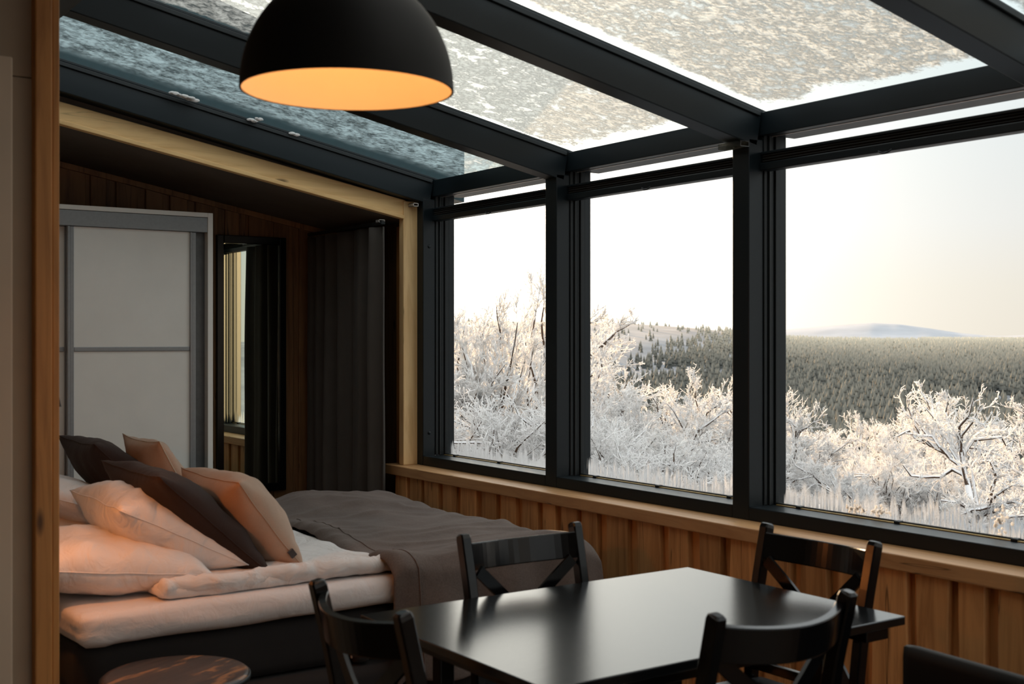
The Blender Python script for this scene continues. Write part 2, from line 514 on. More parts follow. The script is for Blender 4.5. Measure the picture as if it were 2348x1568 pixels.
def frost_mat(name, lo, hi, scale, stretch, cover=(0.30, 0.62), seed=0.0, thick=(0.47, 0.465, 0.425)):
    """pane of glass carrying rime: position inside the pane (Generated 0..1) sets the clear margins"""
    m, t, o, clear = glass_mat(name, (0.94, 0.975, 0.97))
    tcn = N(t, 'ShaderNodeTexCoord')
    sp = N(t, 'ShaderNodeSeparateXYZ')
    t.links.new(tcn.outputs['Generated'], sp.inputs[0])
    mp = N(t, 'ShaderNodeMapping')
    mp.inputs['Scale'].default_value = stretch
    mp.inputs['Location'].default_value = (seed, seed * 2, 0)
    t.links.new(tcn.outputs['Object'], mp.inputs['Vector'])
    n1 = noise_(t, mp.outputs[0], scale, 4, 0.6, 0.15)
    n2 = noise_(t, mp.outputs[0], scale * 4, 3, 0.7)
    n3 = noise_(t, mp.outputs[0], scale * 0.35, 3, 0.6)
    def mr(src, a, b, c, d):
        r = N(t, 'ShaderNodeMapRange')
        r.interpolation_type = 'SMOOTHSTEP'
        t.links.new(src, r.inputs['Value'])
        for k, x in zip(('From Min', 'From Max', 'To Min', 'To Max'), (a, b, c, d)):
            r.inputs[k].default_value = x
        return r.outputs[0]
    def mth(op, a, b):
        q = N(t, 'ShaderNodeMath', operation=op)
        for i, x in enumerate((a, b)):
            if isinstance(x, (int, float)): q.inputs[i].default_value = x
            else: t.links.new(x, q.inputs[i])
        return q.outputs[0]
    # margins: lo/hi = (edge, width) for the pane's own x (down the slope) and y
    wob = mth('MULTIPLY', mth('SUBTRACT', n3, 0.5), 0.09)
    wob = mth('ADD', wob, mth('MULTIPLY', mth('SUBTRACT', n2, 0.5), 0.05))
    xx = mth('ADD', sp.outputs['X'], wob)
    yy = mth('ADD', sp.outputs['Y'], wob)
    mask = mr(xx, hi[0], hi[0] - hi[1], 0, 1)
    mask = mth('MULTIPLY', mask, mr(yy, lo[0], lo[0] + lo[1], 0, 1))
    mask = mth('MULTIPLY', mask, mr(yy, lo[2], lo[2] - lo[3], 0, 1))
    dens = mr(mth('ADD', mth('MULTIPLY', n1, 0.75), mth('MULTIPLY', n2, 0.25)), cover[0], cover[1], 0.48, 1.0)
    fac = mth('MULTIPLY', mask, dens)
    tl = N(t, 'ShaderNodeBsdfTranslucent')
    cn_ = mth('ADD', mth('MULTIPLY', n1, 0.6), mth('MULTIPLY', n2, 0.4))
    c = ramp_(t, cn_, [(0.39, tuple(x * 0.35 for x in thick)), (0.5, tuple(x * 0.85 for x in thick)), (0.60, tuple(min(1, x * 1.6) for x in thick))])
    t.links.new(c, tl.inputs[0])
    df = N(t, 'ShaderNodeBsdfDiffuse')
    df.inputs[0].default_value = (0.75, 0.77, 0.77, 1)
    gl = N(t, 'ShaderNodeBsdfRefraction') if False else N(t, 'ShaderNodeBsdfTransparent')
    gl.inputs[0].default_value = (0.80, 0.83, 0.80, 1)
    bp = N(t, 'ShaderNodeBump'); bp.inputs['Strength'].default_value = 0.9; bp.inputs['Distance'].default_value = 0.02
    hh = mth('ADD', n1, mth('MULTIPLY', n2, 0.5))
    t.links.new(hh, bp.inputs['Height'])
    t.links.new(bp.outputs[0], tl.inputs['Normal']); t.links.new(bp.outputs[0], df.inputs['Normal'])
    a = N(t, 'ShaderNodeMixShader'); a.inputs[0].default_value = 0.18
    t.links.new(tl.outputs[0], a.inputs[1]); t.links.new(df.outputs[0], a.inputs[2])
    rf = N(t, 'ShaderNodeBsdfRefraction'); rf.inputs['IOR'].default_value = 1.25; rf.inputs['Roughness'].default_value = 0.12
    rf.inputs[0].default_value = (0.96, 0.95, 0.90, 1)
    t.links.new(bp.outputs[0], rf.inputs['Normal'])
    a3 = N(t, 'ShaderNodeMixShader'); a3.inputs[0].default_value = 0.42
    t.links.new(a.outputs[0], a3.inputs[1]); t.links.new(rf.outputs[0], a3.inputs[2])
    a = a3
    a2 = N(t, 'ShaderNodeMixShader'); a2.inputs[0].default_value = 0.12
    t.links.new(a.outputs[0], a2.inputs[1]); t.links.new(gl.outputs[0], a2.inputs[2])
    fin = N(t, 'ShaderNodeMixShader')
    t.links.new(fac, fin.inputs[0])
    t.links.new(clear.outputs[0], fin.inputs[1])
    t.links.new(a2.outputs[0], fin.inputs[2])
    t.links.new(fin.outputs[0], o.inputs[0])
    return m

def rime(name, col, trans=0.45, amt=0.06, scale=20):
    m, t, o = new_mat(name)
    f = noise_(t, coords(t), scale, 3, 0.6)
    c = ramp_(t, f, [(0.3, tuple(x * (1 - amt) for x in col)), (0.7, tuple(min(1, x * (1 + amt)) for x in col))])
    d = N(t, 'ShaderNodeBsdfDiffuse'); tl = N(t, 'ShaderNodeBsdfTranslucent')
    t.links.new(c, d.inputs[0]); t.links.new(c, tl.inputs[0])
    a = N(t, 'ShaderNodeMixShader'); a.inputs[0].default_value = trans
    t.links.new(d.outputs[0], a.inputs[1]); t.links.new(tl.outputs[0], a.inputs[2])
    t.links.new(a.outputs[0], o.inputs[0])
    return m
M['rime'] = rime('hoarfrost', (0.96, 0.94, 0.93), 0.58)
M['snow'] = rime('snow', (0.80, 0.82, 0.86), 0.1, 0.04, 0.4)

def bark_mat():
    """dark bark carrying snow on every upward side"""
    m, t, o = new_mat('snowy_bark')
    b = principled(t, o, 0.8, 0.2)
    g = N(t, 'ShaderNodeNewGeometry')
    s = N(t, 'ShaderNodeSeparateXYZ')
    t.links.new(g.outputs['Normal'], s.inputs[0])
    n = noise_(t, coords(t), 9, 4, 0.65)
    a = N(t, 'ShaderNodeMath', operation='MULTIPLY_ADD')
    t.links.new(n, a.inputs[0]); a.inputs[1].default_value = 1.9
    t.links.new(s.outputs['Z'], a.inputs[2])
    c = ramp_(t, a.outputs[0], [(0.86, (0.10, 0.065, 0.045)), (0.98, (0.86, 0.86, 0.87))])
    t.links.new(c, b.inputs['Base Color'])
    return m
M['bark'] = bark_mat()

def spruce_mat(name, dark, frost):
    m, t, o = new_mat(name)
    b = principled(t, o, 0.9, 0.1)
    at = N(t, 'ShaderNodeAttribute'); at.attribute_name = 'rime'  # also carries the sunlit tone of the far forest
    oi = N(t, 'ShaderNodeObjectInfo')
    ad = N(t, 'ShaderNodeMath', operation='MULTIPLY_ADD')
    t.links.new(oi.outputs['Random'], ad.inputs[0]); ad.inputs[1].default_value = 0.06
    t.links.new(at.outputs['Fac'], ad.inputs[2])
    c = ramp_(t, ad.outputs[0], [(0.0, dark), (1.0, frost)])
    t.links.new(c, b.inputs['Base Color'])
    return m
M['spruce'] = spruce_mat('frosted_spruce', (0.010, 0.020, 0.027), (0.62, 0.56, 0.44))

def terrain_mat():
    m, t, o = new_mat('snow_terrain')
    b = principled(t, o, 0.85, 0.2)
    v = coords(t, (1, 1, 1))
    f = noise_(t, v, 0.012, 6, 0.6)
    g = noise_(t, coords(t, (1, 1, 6)), 0.004, 4, 0.6)
    a = N(t, 'ShaderNodeMath', operation='ADD'); t.links.new(f, a.inputs[0]); t.links.new(g, a.inputs[1])
    c = ramp_(t, a.outputs[0], [(0.35, (0.14, 0.145, 0.16)), (0.5, (0.21, 0.215, 0.225)), (0.65, (0.29, 0.29, 0.30))])
    # ramp input is clamped to 0..1, sum is around 1: halve it
    h = N(t, 'ShaderNodeMath', operation='MULTIPLY'); h.inputs[1].default_value = 0.5
    t.links.new(a.outputs[0], h.inputs[0])
    for l in list(t.links):
        if l.to_node.type == 'VALTORGB': t.links.remove(l)
    r = [n for n in t.nodes if n.type == 'VALTORGB'][0]
    t.links.new(h.outputs[0], r.inputs[0])
    t.links.new(c, b.inputs['Base Color'])
    return m
M['terrain'] = terrain_mat()
M['fell'] = plain('hazy_fell_snow', (0.36, 0.365, 0.385), 0.9, 0.1, 0, 0.002, 0.12, 0)  # faint blue puts the distance haze into the snow colour

# ------------------------------------------------------------------ room shell
def roof_z(x):            # underside of the rafters
    return 2.29 + 0.2 * (3.63 - x)
GLASS_UP = 0.15           # glass lies this far above the rafter underside
RIDGE_X = 1.22
Y_END = -3.0              # end of the room behind the camera
X_LEFT = -2.6
PLANK_X = 3.50
FRAME_X = 3.63
PANE_X = 3.79

boxo('floor', X_LEFT - 0.1, 3.75, Y_END - 0.1, 7.35, -0.12, 0.0, M['floor'], bev=0)
tag(bpy.data.objects['floor'], 'dark wooden floor under the dining table and bed', 'floor', kind='structure')

# right wall: dark backing, then boards on board
wr = empty('wall_right', label='honey pine board wall below the windows', cat='wall', kind='structure')
boxo('backing', 3.548, 3.70, Y_END, 6.24, 0.0, 0.70, M['gap'], wr, 0)
def plank(name, y0, y1, x_face, th, z0, z1, mat, parent, rough=0.006, rows=5, facing='x', ztop=None):
    """upright board with slightly uneven (live) edges; facing 'x' looks to -x, 'y' looks to -y"""
    bm = bmesh.new()
    F, B = [], []
    for i in range(rows):
        t = i / (rows - 1)
        a = y0 + rough * random.uniform(-1, 1)
        b = y1 + rough * random.uniform(-1, 1)
        za = z0 + ((ztop(a) if ztop else z1) - z0) * t
        zb = z0 + ((ztop(b) if ztop else z1) - z0) * t
        c = 0.004
        def V(y, z, d):
            return bm.verts.new((x_face + d, y, z) if facing == 'x' else (y, x_face + d, z))
        F.append((V(a, za, th), V(a, za, c), V(a + c, za, 0), V(b - c, zb, 0), V(b, zb, c), V(b, zb, th)))
    for p, q in zip(F, F[1:]):
        for j in range(5):
            bm.faces.new((p[j], p[j + 1], q[j + 1], q[j]))
    bm.faces.new(F[-1]); bm.faces.new(list(reversed(F[0])))
    bmesh.ops.recalc_face_normals(bm, faces=bm.faces)
    return from_bm(name, bm, mat, parent)
y = 0.9
while y < 6.2:
    w = random.uniform(0.10, 0.155)
    g = random.uniform(0.035, 0.075)
    plank('plank', y - 0.02, y + g + 0.02, PLANK_X + 0.030, 0.017, 0.02, 0.69, M['plank'], wr, 0.002, 2)
    plank('plank', y + g, y + g + w, PLANK_X, 0.034, 0.02, 0.69, M['plank'], wr, 0.005, 5)
    y += g + w
boxo('plain_boarding', PLANK_X, 3.54, Y_END, 0.9, 0.02, 0.69, M['plank'], wr, 0)

sl = boxo('trim_1', 3.48, 3.66, Y_END, 6.385, 0.686, 0.742, M['sill'], None, 0.005)
tag(sl, 'long pine window sill board above the plank wall', 'sill', kind='structure')

# left partition with its pine post
wl = empty('wall_left', label='beige painted partition wall at the left edge', cat='wall', kind='structure')
boxo('board', X_LEFT, 0.80, 3.43, 3.53, 0.0, 2.19, M['wall'], wl, 0.002)
boxo('board', X_LEFT, 0.80, 3.434, 3.53, 2.193, 2.95, M['wall'], wl, 0.002)
boxo('board', 0.72, 0.86, 3.53, 7.30, 0.0, 3.0, M['wall'], wl, 0)
pt = empty('trim_2', label='orange pine corner post beside the beige partition', cat='post', kind='structure')
boxo('board', 0.797, 0.842, 3.395, 3.53, 0, 2.95, M['post'], pt, 0.004)
boxo('board', 0.843, 0.862, 3.402, 3.53, 0, 2.95, M['post'], pt, 0.003)
dp = boxo('trim_3', X_LEFT, 0.742, 3.402, 3.43, 0.0, 2.236, M['panel'], None, 0.004)
tag(dp, 'pale board panel on the partition at the far left edge', 'panel', kind='structure')

boxo('wall_far_left', X_LEFT - 0.1, X_LEFT, Y_END, 3.53, 0, 3.0, M['wall'], None, 0)
tag(bpy.data.objects['wall_far_left'], 'beige wall behind the partition', 'wall', kind='structure')
we = empty('wall_end', label='beige wall at the near end of the room behind the camera', cat='wall', kind='structure')
boxo('board', X_LEFT, 0.0, Y_END - 0.1, Y_END, 0, 3.0, M['wall'], we, 0)
boxo('board', 0.0, 3.8, Y_END - 0.1, Y_END, 0, 0.5, M['wall'], we, 0)

cl = boxo('ceiling_1', X_LEFT, RIDGE_X - 0.06, Y_END, 7.3, 2.93, 3.0, M['ceilroom'], None, 0)
tag(cl, 'flat ceiling left of the glass roof', 'ceiling', kind='structure')

# alcove behind the timber frame
BACK_Y = 7.23
def alc_z(x): return 2.189 + 0.185 * (3.55 - x)
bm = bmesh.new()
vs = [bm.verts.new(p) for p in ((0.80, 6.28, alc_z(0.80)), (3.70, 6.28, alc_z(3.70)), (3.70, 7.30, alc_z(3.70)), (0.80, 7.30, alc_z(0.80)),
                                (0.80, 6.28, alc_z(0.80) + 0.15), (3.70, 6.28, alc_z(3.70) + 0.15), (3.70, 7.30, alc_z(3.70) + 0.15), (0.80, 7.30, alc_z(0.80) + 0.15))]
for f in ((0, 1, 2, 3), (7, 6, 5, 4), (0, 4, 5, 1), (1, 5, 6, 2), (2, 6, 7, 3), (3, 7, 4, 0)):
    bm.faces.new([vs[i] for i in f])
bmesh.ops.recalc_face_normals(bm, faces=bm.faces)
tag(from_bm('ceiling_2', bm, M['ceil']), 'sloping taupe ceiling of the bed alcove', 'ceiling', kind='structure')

wb = empty('wall_back', label='shade-darkened pine board wall at the back of the alcove', cat='wall', kind='structure')
boxo('backing', 0.80, 3.75, BACK_Y + 0.035, BACK_Y + 0.15, 0, 2.75, M['gap'], wb, 0)
x = 1.3
while x < 3.5:
    w = random.uniform(0.085, 0.15)
    g = random.uniform(0.03, 0.06)
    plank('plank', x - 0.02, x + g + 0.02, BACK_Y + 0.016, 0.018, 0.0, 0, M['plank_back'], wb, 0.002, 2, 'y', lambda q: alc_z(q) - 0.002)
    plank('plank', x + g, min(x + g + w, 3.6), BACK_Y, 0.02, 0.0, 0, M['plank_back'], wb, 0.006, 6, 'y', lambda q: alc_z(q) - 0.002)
    x += g + w
bm = bmesh.new()
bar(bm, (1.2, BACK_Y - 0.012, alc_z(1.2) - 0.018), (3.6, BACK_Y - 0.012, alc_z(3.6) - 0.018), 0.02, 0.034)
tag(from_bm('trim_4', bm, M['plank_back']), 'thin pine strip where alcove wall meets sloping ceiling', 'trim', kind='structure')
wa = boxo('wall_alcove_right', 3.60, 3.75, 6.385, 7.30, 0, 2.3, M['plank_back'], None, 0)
tag(wa, 'dark wall behind the curtain in the alcove', 'wall', kind='structure')

# timber frame: upright and sloping header
up = empty('trim_5', label='pale pine upright post between curtain and window', cat='post', kind='structure')
boxo('upright', 3.537, 3.634, 6.238, 6.292, 0.742, 2.297, M['timber'], up, 0.004)
boxo('lining', 3.59, 3.70, 6.293, 6.42, 0.0, 2.16, M['post'], up, 0.003)
bm = bmesh.new()
bar(bm, (0.80, 6.31, alc_z(0.80) + 0.058), (3.546, 6.31, alc_z(3.546) + 0.058), 0.13, 0.112, bev=0.004)
tag(from_bm('trim_6', bm, M['beam']), 'pale knotted pine header beam sloping above the alcove', 'beam', kind='structure')
bm = bmesh.new()
bar(bm, (0.80, 6.262, alc_z(0.80) + 0.012), (3.546, 6.262, alc_z(3.546) + 0.012), 0.05, 0.022, bev=0.003)
o_ = from_bm('lower_lath', bm, M['beam'], bpy.data.objects['trim_6'])
# outer upstand of the higher alcove roof, seen through the first roof pane
bm = bmesh.new()
us = [bm.verts.new(p) for p in ((0.7, 6.27, roof_z(0.7) + 0.10), (3.98, 6.27, roof_z(3.98) + 0.10), (3.98, 6.27, roof_z(3.98) + 0.62), (0.7, 6.27, roof_z(0.7) + 0.95),
                                (0.7, 7.3, roof_z(0.7) + 0.10), (3.98, 7.3, roof_z(3.98) + 0.10), (3.98, 7.3, roof_z(3.98) + 0.62), (0.7, 7.3, roof_z(0.7) + 0.95))]
for f in ((0, 1, 2, 3), (7, 6, 5, 4), (0, 4, 5, 1), (1, 5, 6, 2), (2, 6, 7, 3), (3, 7, 4, 0)):
    bm.faces.new([us[i] for i in f])
bmesh.ops.recalc_face_normals(bm, faces=bm.faces)
tag(from_bm('wall_outer', bm, M['navy']), 'dark blue sheet upstand outside above the alcove', 'wall', kind='structure')

# ------------------------------------------------------------------ black window posts and rafters
post_y = [6.17, 4.86, 3.542, 2.18, 0.86, -0.44, -1.74, -3.04]
posts = []
trim_no = 7
words_p = ['first black post next to the pale pine upright', 'black post between the narrow and the middle window',
           'black post between the middle and the right window', 'black post just beyond the right picture edge']
for i, py in enumerate(post_y):
    p = empty('trim_%d' % trim_no, label=(words_p[i] if i < 4 else 'black window post near the camera, post %s along' % ['five', 'six', 'seven', 'eight'][i - 4]),
              cat='post', kind='structure')
    trim_no += 1
    boxo('upright', FRAME_X, 3.713, py, py + 0.095, 0.742, roof_z(FRAME_X) + 0.02, M['black'], p, 0.004)
    # stepped glazing seals on both sides
    for s in (0, 1):
        for k, (xa, xb, ins) in enumerate(((3.713, 3.735, 0.006), (3.735, 3.752, -0.002), (3.752, 3.770, 0.004), (3.770, 3.80, -0.004))):
            ya, yb = (py - 0.012 + ins, py + 0.045) if s == 0 else (py + 0.05, py + 0.107 - ins)
            boxo('seal', xa + 0.001, xb - 0.002, ya, yb, 0.797, 2.33, M['gasket'], p, 0.002, seg=1)
    boxo('cover_strip', 3.80, 3.84, py - 0.01, py + 0.105, 0.70, 2.40, M['black'], p, 0.003)
    if i == 0:
        for zb in (2.03, 0.93):
            bmb = bmesh.new()
            lathe(bmb, [(0, -0.006), (0.007, -0.005), (0.011, 0.0), (0.011, 0.001)], 14)
            bmesh.ops.rotate(bmb, verts=bmb.verts, cent=(0, 0, 0), matrix=Matrix.Rotation(-PI / 2, 3, 'X'))
            bmesh.ops.translate(bmb, verts=bmb.verts, vec=(3.672, py - 0.0005, zb))
            from_bm('bolt', bmb, M['black'], p, True)

words_r = ['navy black rafter beside the timber header beam', 'black rafter between the first and second roof panes',
           'black rafter running from the lamp to the middle post', 'black rafter crossing the top right corner']
rx0, rx1 = RIDGE_X - 0.02, 3.69
for i, py in enumerate(post_y):
    p = empty('trim_%d' % trim_no, label=(words_r[i] if i < 4 else 'black rafter above the camera, rafter %s along' % ['five', 'six', 'seven', 'eight'][i - 4]),
              cat='rafter', kind='structure')
    trim_no += 1
    y0, y1 = (py - 0.19, py + 0.10) if i == 0 else (py, py + 0.095)
    bm = bmesh.new()
    h = 0.125
    bar(bm, (rx0, (py + 0.095 / 2) if i else py + 0.05, roof_z(rx0) + h / 2 + 0.002), (rx1, (py + 0.095 / 2) if i else py + 0.05, roof_z(rx1) + h / 2 + 0.002), 0.095, h, bev=0.004)
    from_bm('rafter', bm, M['black'], p)
    bm = bmesh.new()
    bar(bm, (rx0, py + 0.0475, roof_z(rx0) + h + 0.012), (rx1, py + 0.0475, roof_z(rx1) + h + 0.012), 0.115, 0.02, bev=0.002)
    from_bm('glazing_seal', bm, M['gasket'], p)
    bm = bmesh.new()
    bar(bm, (rx0, py + 0.0475, roof_z(rx0) + h + 0.036), (3.95, py + 0.0475, roof_z(3.95) + h + 0.036), 0.07, 0.012, bev=0.002)
    from_bm('cover_strip', bm, M['black'], p)
    if i == 0:
        # broad infill between edge rafter and timber header
        bm = bmesh.new()
        bar(bm, (rx0, py + 0.06, roof_z(rx0) + 0.085), (rx1, py + 0.06, roof_z(rx1) + 0.085), 0.10, 0.06, bev=0.002)
        from_bm('infill', bm, M['black'], p)
rb = empty('trim_%d' % trim_no, label='black ridge beam along the top of the glass roof', cat='beam', kind='structure'); trim_no += 1
boxo('beam', RIDGE_X - 0.08, RIDGE_X, Y_END, 6.27, roof_z(RIDGE_X) - 0.06, roof_z(RIDGE_X) + 0.30, M['black'], rb, 0.004)
# eave beam per bay, bottom rail per bay, window and roof panes per bay
frost = [
    frost_mat('rime_pane_first', (-0.2, 0.1, 0.87, 0.15), (1.02, 0.10), 11, (1, 1, 1), (0.25, 0.50), 1.0, (0.38, 0.48, 0.49)),
    frost_mat('rime_pane_second', (-0.2, 0.1, 0.95, 0.025), (0.895, 0.02), 15, (1, 1, 1), (0.33, 0.50), 4.0),
    frost_mat('rime_pane_third', (-0.2, 0.1, 0.935, 0.025), (0.895, 0.02), 14, (1, 1, 1), (0.33, 0.50), 9.0),
    frost_mat('rime_pane_other', (-0.2, 0.1, 0.965, 0.03), (0.895, 0.02), 14, (1, 1, 1), (0.33, 0.50), 15.0),
]
wn_lab = ['narrow left window showing the tallest frosted birch', 'middle window between two black posts', 'wide right window showing the far fell',
          'window beside the camera beyond the right picture edge', 'fifth window along the wall', 'sixth window along the wall', 'seventh window along the wall']
rn_lab = ['teal roof pane beside the timber header, half covered with rime', 'roof pane behind the pendant lamp, covered with glinting ice',
          'large icy roof pane right of the pendant lamp', 'roof pane at the top right corner', 'fifth roof pane', 'sixth roof pane', 'seventh roof pane']
for i in range(len(post_y) - 1):
    ya, yb = post_y[i + 1] + 0.095, post_y[i]
    w = empty('window_%d' % (i + 1), label=wn_lab[i], cat='window', kind='structure')
    boxo('bottom_rail', FRAME_X, 3.80, ya, yb, 0.742, 0.797, M['black'], w, 0.004)
    boxo('top_rail', 3.77, 3.90, ya, yb, 2.331, 2.42, M['black'], w, 0.003)
    boxo('lower_seal', 3.772, 3.784, ya, yb, 0.797, 0.806, M['gasket'], w, 0.001, seg=1)
    boxo('sunlit_bead', 3.756, 3.768, ya + 0.03, yb - 0.03, 0.797, 0.8015, M['bead'], w, 0.001, seg=1)  # gold strip painted as the sunlit edge of the seal
    for q in (0.12, 0.5, 0.88):
        yy = ya + (yb - ya) * q
        boxo('glazing_clip', 3.752, 3.782, yy - 0.012, yy + 0.012, 0.797, 0.808, M['gasket'], w, 0.002, seg=1)
    boxo('pane', PANE_X, PANE_X + 0.006, ya - 0.02, yb + 0.02, 0.79, 2.36, M['glass'], w, 0)
    if i < 3:
        bm = bmesh.new()
        bm.faces.new([bm.verts.new(p) for p in ((PANE_X - 0.001, ya, 0.80), (PANE_X - 0.001, ya, 0.95), (PANE_X - 0.001, yb, 0.95), (PANE_X - 0.001, yb, 0.80))])
        from_bm('meltwater_film', bm, M['melt'], w)
    r = empty('window_%d' % (i + 11), label=rn_lab[i], cat='roof window', kind='structure')
    L0, L1 = RIDGE_X - 0.01, 3.93
    bm = bmesh.new()
    gz = lambda q: roof_z(q) + GLASS_UP
    g0, g1 = ya - 0.03, yb + 0.03
    gv = [bm.verts.new(p) for p in ((L0, g0, gz(L0)), (L1, g0, gz(L1)), (L1, g1, gz(L1)), (L0, g1, gz(L0)))]
    bm.faces.new(gv)
    from_bm('pane', bm, frost[min(i, 3)], r)
    # eave member that carries the lower edge of the roof pane
    bm = bmesh.new()
    bar(bm, (3.735, ya - 0.045, 2.375), (3.735, yb + (0.10 if i == 0 else 0.045), 2.375), 0.07, 0.097, bev=0.003)
    from_bm('eave_beam', bm, M['black'], r)
    bm = bmesh.new()
    bar(bm, (3.752, ya + 0.01, 2.327), (3.752, yb - 0.01, 2.327), 0.008, 0.006, bev=0.001)
    from_bm('pale_bead', bm, M['cream'], r)
# loose ice lying on the first roof pane
def ice(name, px, py_, n, sx, sy, parent, seed):
    """cluster of ice on the first roof pane, where the photo's pixel meets the glass"""
    rr = random.Random(seed)
    # intersect view ray with the glass plane
    rx = (px - 1174) / FPX; rz_ = (775 - py_) / FPX
    dx = math.sin(YAW) + rx * math.cos(YAW); dy = math.cos(YAW) - rx * math.sin(YAW)
    f = (2.29 + GLASS_UP + 0.2 * 3.63 - CAMZ) / (rz_ + 0.2 * dx)
    bm = bmesh.new()
    for k in range(n):
        a = rr.uniform(0, 2 * PI); d = math.sqrt(rr.random())
        X = f * dx + d * math.cos(a) * sx; Y = f * dy + d * math.sin(a) * sy
        res = bmesh.ops.create_icosphere(bm, subdivisions=1, radius=rr.uniform(0.008, 0.02))
        bmesh.ops.scale(bm, verts=res['verts'], vec=(1.2, 1.2, 0.5))
        bmesh.ops.translate(bm, verts=res['verts'], vec=(X, Y, roof_z(X) + GLASS_UP + 0.004))
    o = from_bm(name, bm, M['rime'], parent, True)
    o['kind'] = 'stuff'
fp = bpy.data.objects['window_11']
ice('ice_patch', 425, 224, 34, 0.07, 0.02, fp, 1)
ice('ice_patch', 578, 277, 6, 0.02, 0.012, fp, 2)
ice('ice_patch', 592, 274, 6, 0.02, 0.012, fp, 3)
ice('ice_patch', 673, 309, 6, 0.02, 0.01, fp, 5)
# frost flakes on the right-hand window glass
def pane_frost(px, py_, n, sy, sz, parent, seed):
    rr = random.Random(seed)
    rx = (px - 1174) / FPX; rz_ = (775 - py_) / FPX
    dx = math.sin(YAW) + rx * math.cos(YAW); dy = math.cos(YAW) - rx * math.sin(YAW)
    f = (PANE_X + 0.008) / dx
    bm = bmesh.new()
    for k in range(n):
        res = bmesh.ops.create_icosphere(bm, subdivisions=1, radius=rr.uniform(0.003, 0.008))
        bmesh.ops.scale(bm, verts=res['verts'], vec=(0.4, 1, 1))
        bmesh.ops.translate(bm, verts=res['verts'], vec=(PANE_X + 0.008, f * dy + rr.gauss(0, sy), CAMZ + f * rz_ + rr.gauss(0, sz)))
    o = from_bm('frost_patch', bm, M['rime'], parent, True)
    o['kind'] = 'stuff'
w3 = bpy.data.objects['window_3']
pane_frost(1965, 1166, 40, 0.025, 0.012, w3, 1)
pane_frost(2018, 1172, 34, 0.025, 0.010, w3, 2)
pane_frost(2292, 1195, 40, 0.014, 0.022, w3, 3)

# ------------------------------------------------------------------ pleated blinds, small brackets
blind_lab = ['black pleated blind folded up at top of narrow left window', 'black pleated blind folded up at top of middle window',
             'black pleated blind folded up at top of right window']
def make_blind(i):
    ya, yb = post_y[i + 1] + 0.095 - 0.016, post_y[i] + 0.016
    root = empty('pleated_blind', (3.71, (ya + yb) / 2, 2.18), label=blind_lab[i], cat='blind', group='pleated blinds folded up under the roof edge')
    L = (yb - ya)
    b1 = bmesh.new(); box(b1, -0.02, 0.035, -L / 2 + 0.02, L / 2 - 0.02, 0.0, 0.032, 0.004); from_bm('bottom_rail', b1, M['black'], root)
    b2 = bmesh.new()
    zz = [0.033 + 0.0055 * k for k in range(7)]
    for a, b in zip(zz, zz[1:]):
        pass
    prof = []
    for k, z in enumerate(zz): prof.append((-0.014 if k % 2 else -0.002, z))
    rows = []
    for yv in (-L / 2 + 0.025, L / 2 - 0.025):
        rows.append([b2.verts.new((px, yv, z)) for px, z in prof] + [b2.verts.new((0.022, yv, zz[-1])), b2.verts.new((0.022, yv, zz[0]))])
    A, B = rows
    for j in range(len(A)):
        b2.faces.new((A[j], A[(j + 1) % len(A)], B[(j + 1) % len(A)], B[j]))
    b2.faces.new(A); b2.faces.new(list(reversed(B)))
    bmesh.ops.recalc_face_normals(b2, faces=b2.faces)
    from_bm('pleats', b2, M['pleat'], root)
    b3 = bmesh.new(); box(b3, -0.016, 0.03, -L / 2 + 0.02, L / 2 - 0.02, 0.0665, 0.078, 0.003); from_bm('head_rail', b3, M['black'], root)
    b4 = bmesh.new(); sweep(b4, [(-0.022, -0.03 + 0.06 * t, 0.004 - 0.010 * math.sin(PI * t)) for t in [k / 8 for k in range(9)]], lambda i: circ(0.0035, 8), (1, 0, 0))
    from_bm('pull_tab', b4, M['black'], root, True)
    return root
for i in range(3): make_blind(i)

def clip(name, loc, size, mat, label, cat, rz=0):
    root = empty(name, loc, rz, label, cat)
    sx, sy, sz = size
    b = bmesh.new()
    t = 0.004
    box(b, -sx / 2, sx / 2, -sy / 2, sy / 2, sz - t, sz, 0.0008, 1)
    box(b, -sx / 2, sx / 2, -sy / 2, sy / 2, 0, t, 0.0008, 1)
    box(b, -sx / 2, -sx / 2 + t, -sy / 2, sy / 2, 0, sz, 0.0008, 1)
    box(b, sx / 2 - t, sx / 2, -sy / 2, sy / 2, 0, sz, 0.0008, 1)
    from_bm('channel', b, mat, root)
    b = bmesh.new()
    lathe(b, [(0, 0.0), (0.004, 0.0), (0.005, 0.003), (0, 0.004)], 10, 0, 0, t)
    from_bm('screw', b, M['cream'], root, True)
    return root
clip('rail_bracket', (3.60, 3.60, 2.272), (0.05, 0.13, 0.024), M['plastic'], 'clear plastic rail end fixed under the middle rafter', 'bracket')
clip('rail_bracket', (3.585, 6.205, 2.262), (0.035, 0.06, 0.020), M['cream'], 'small metal rail end on the pale pine upright', 'bracket')

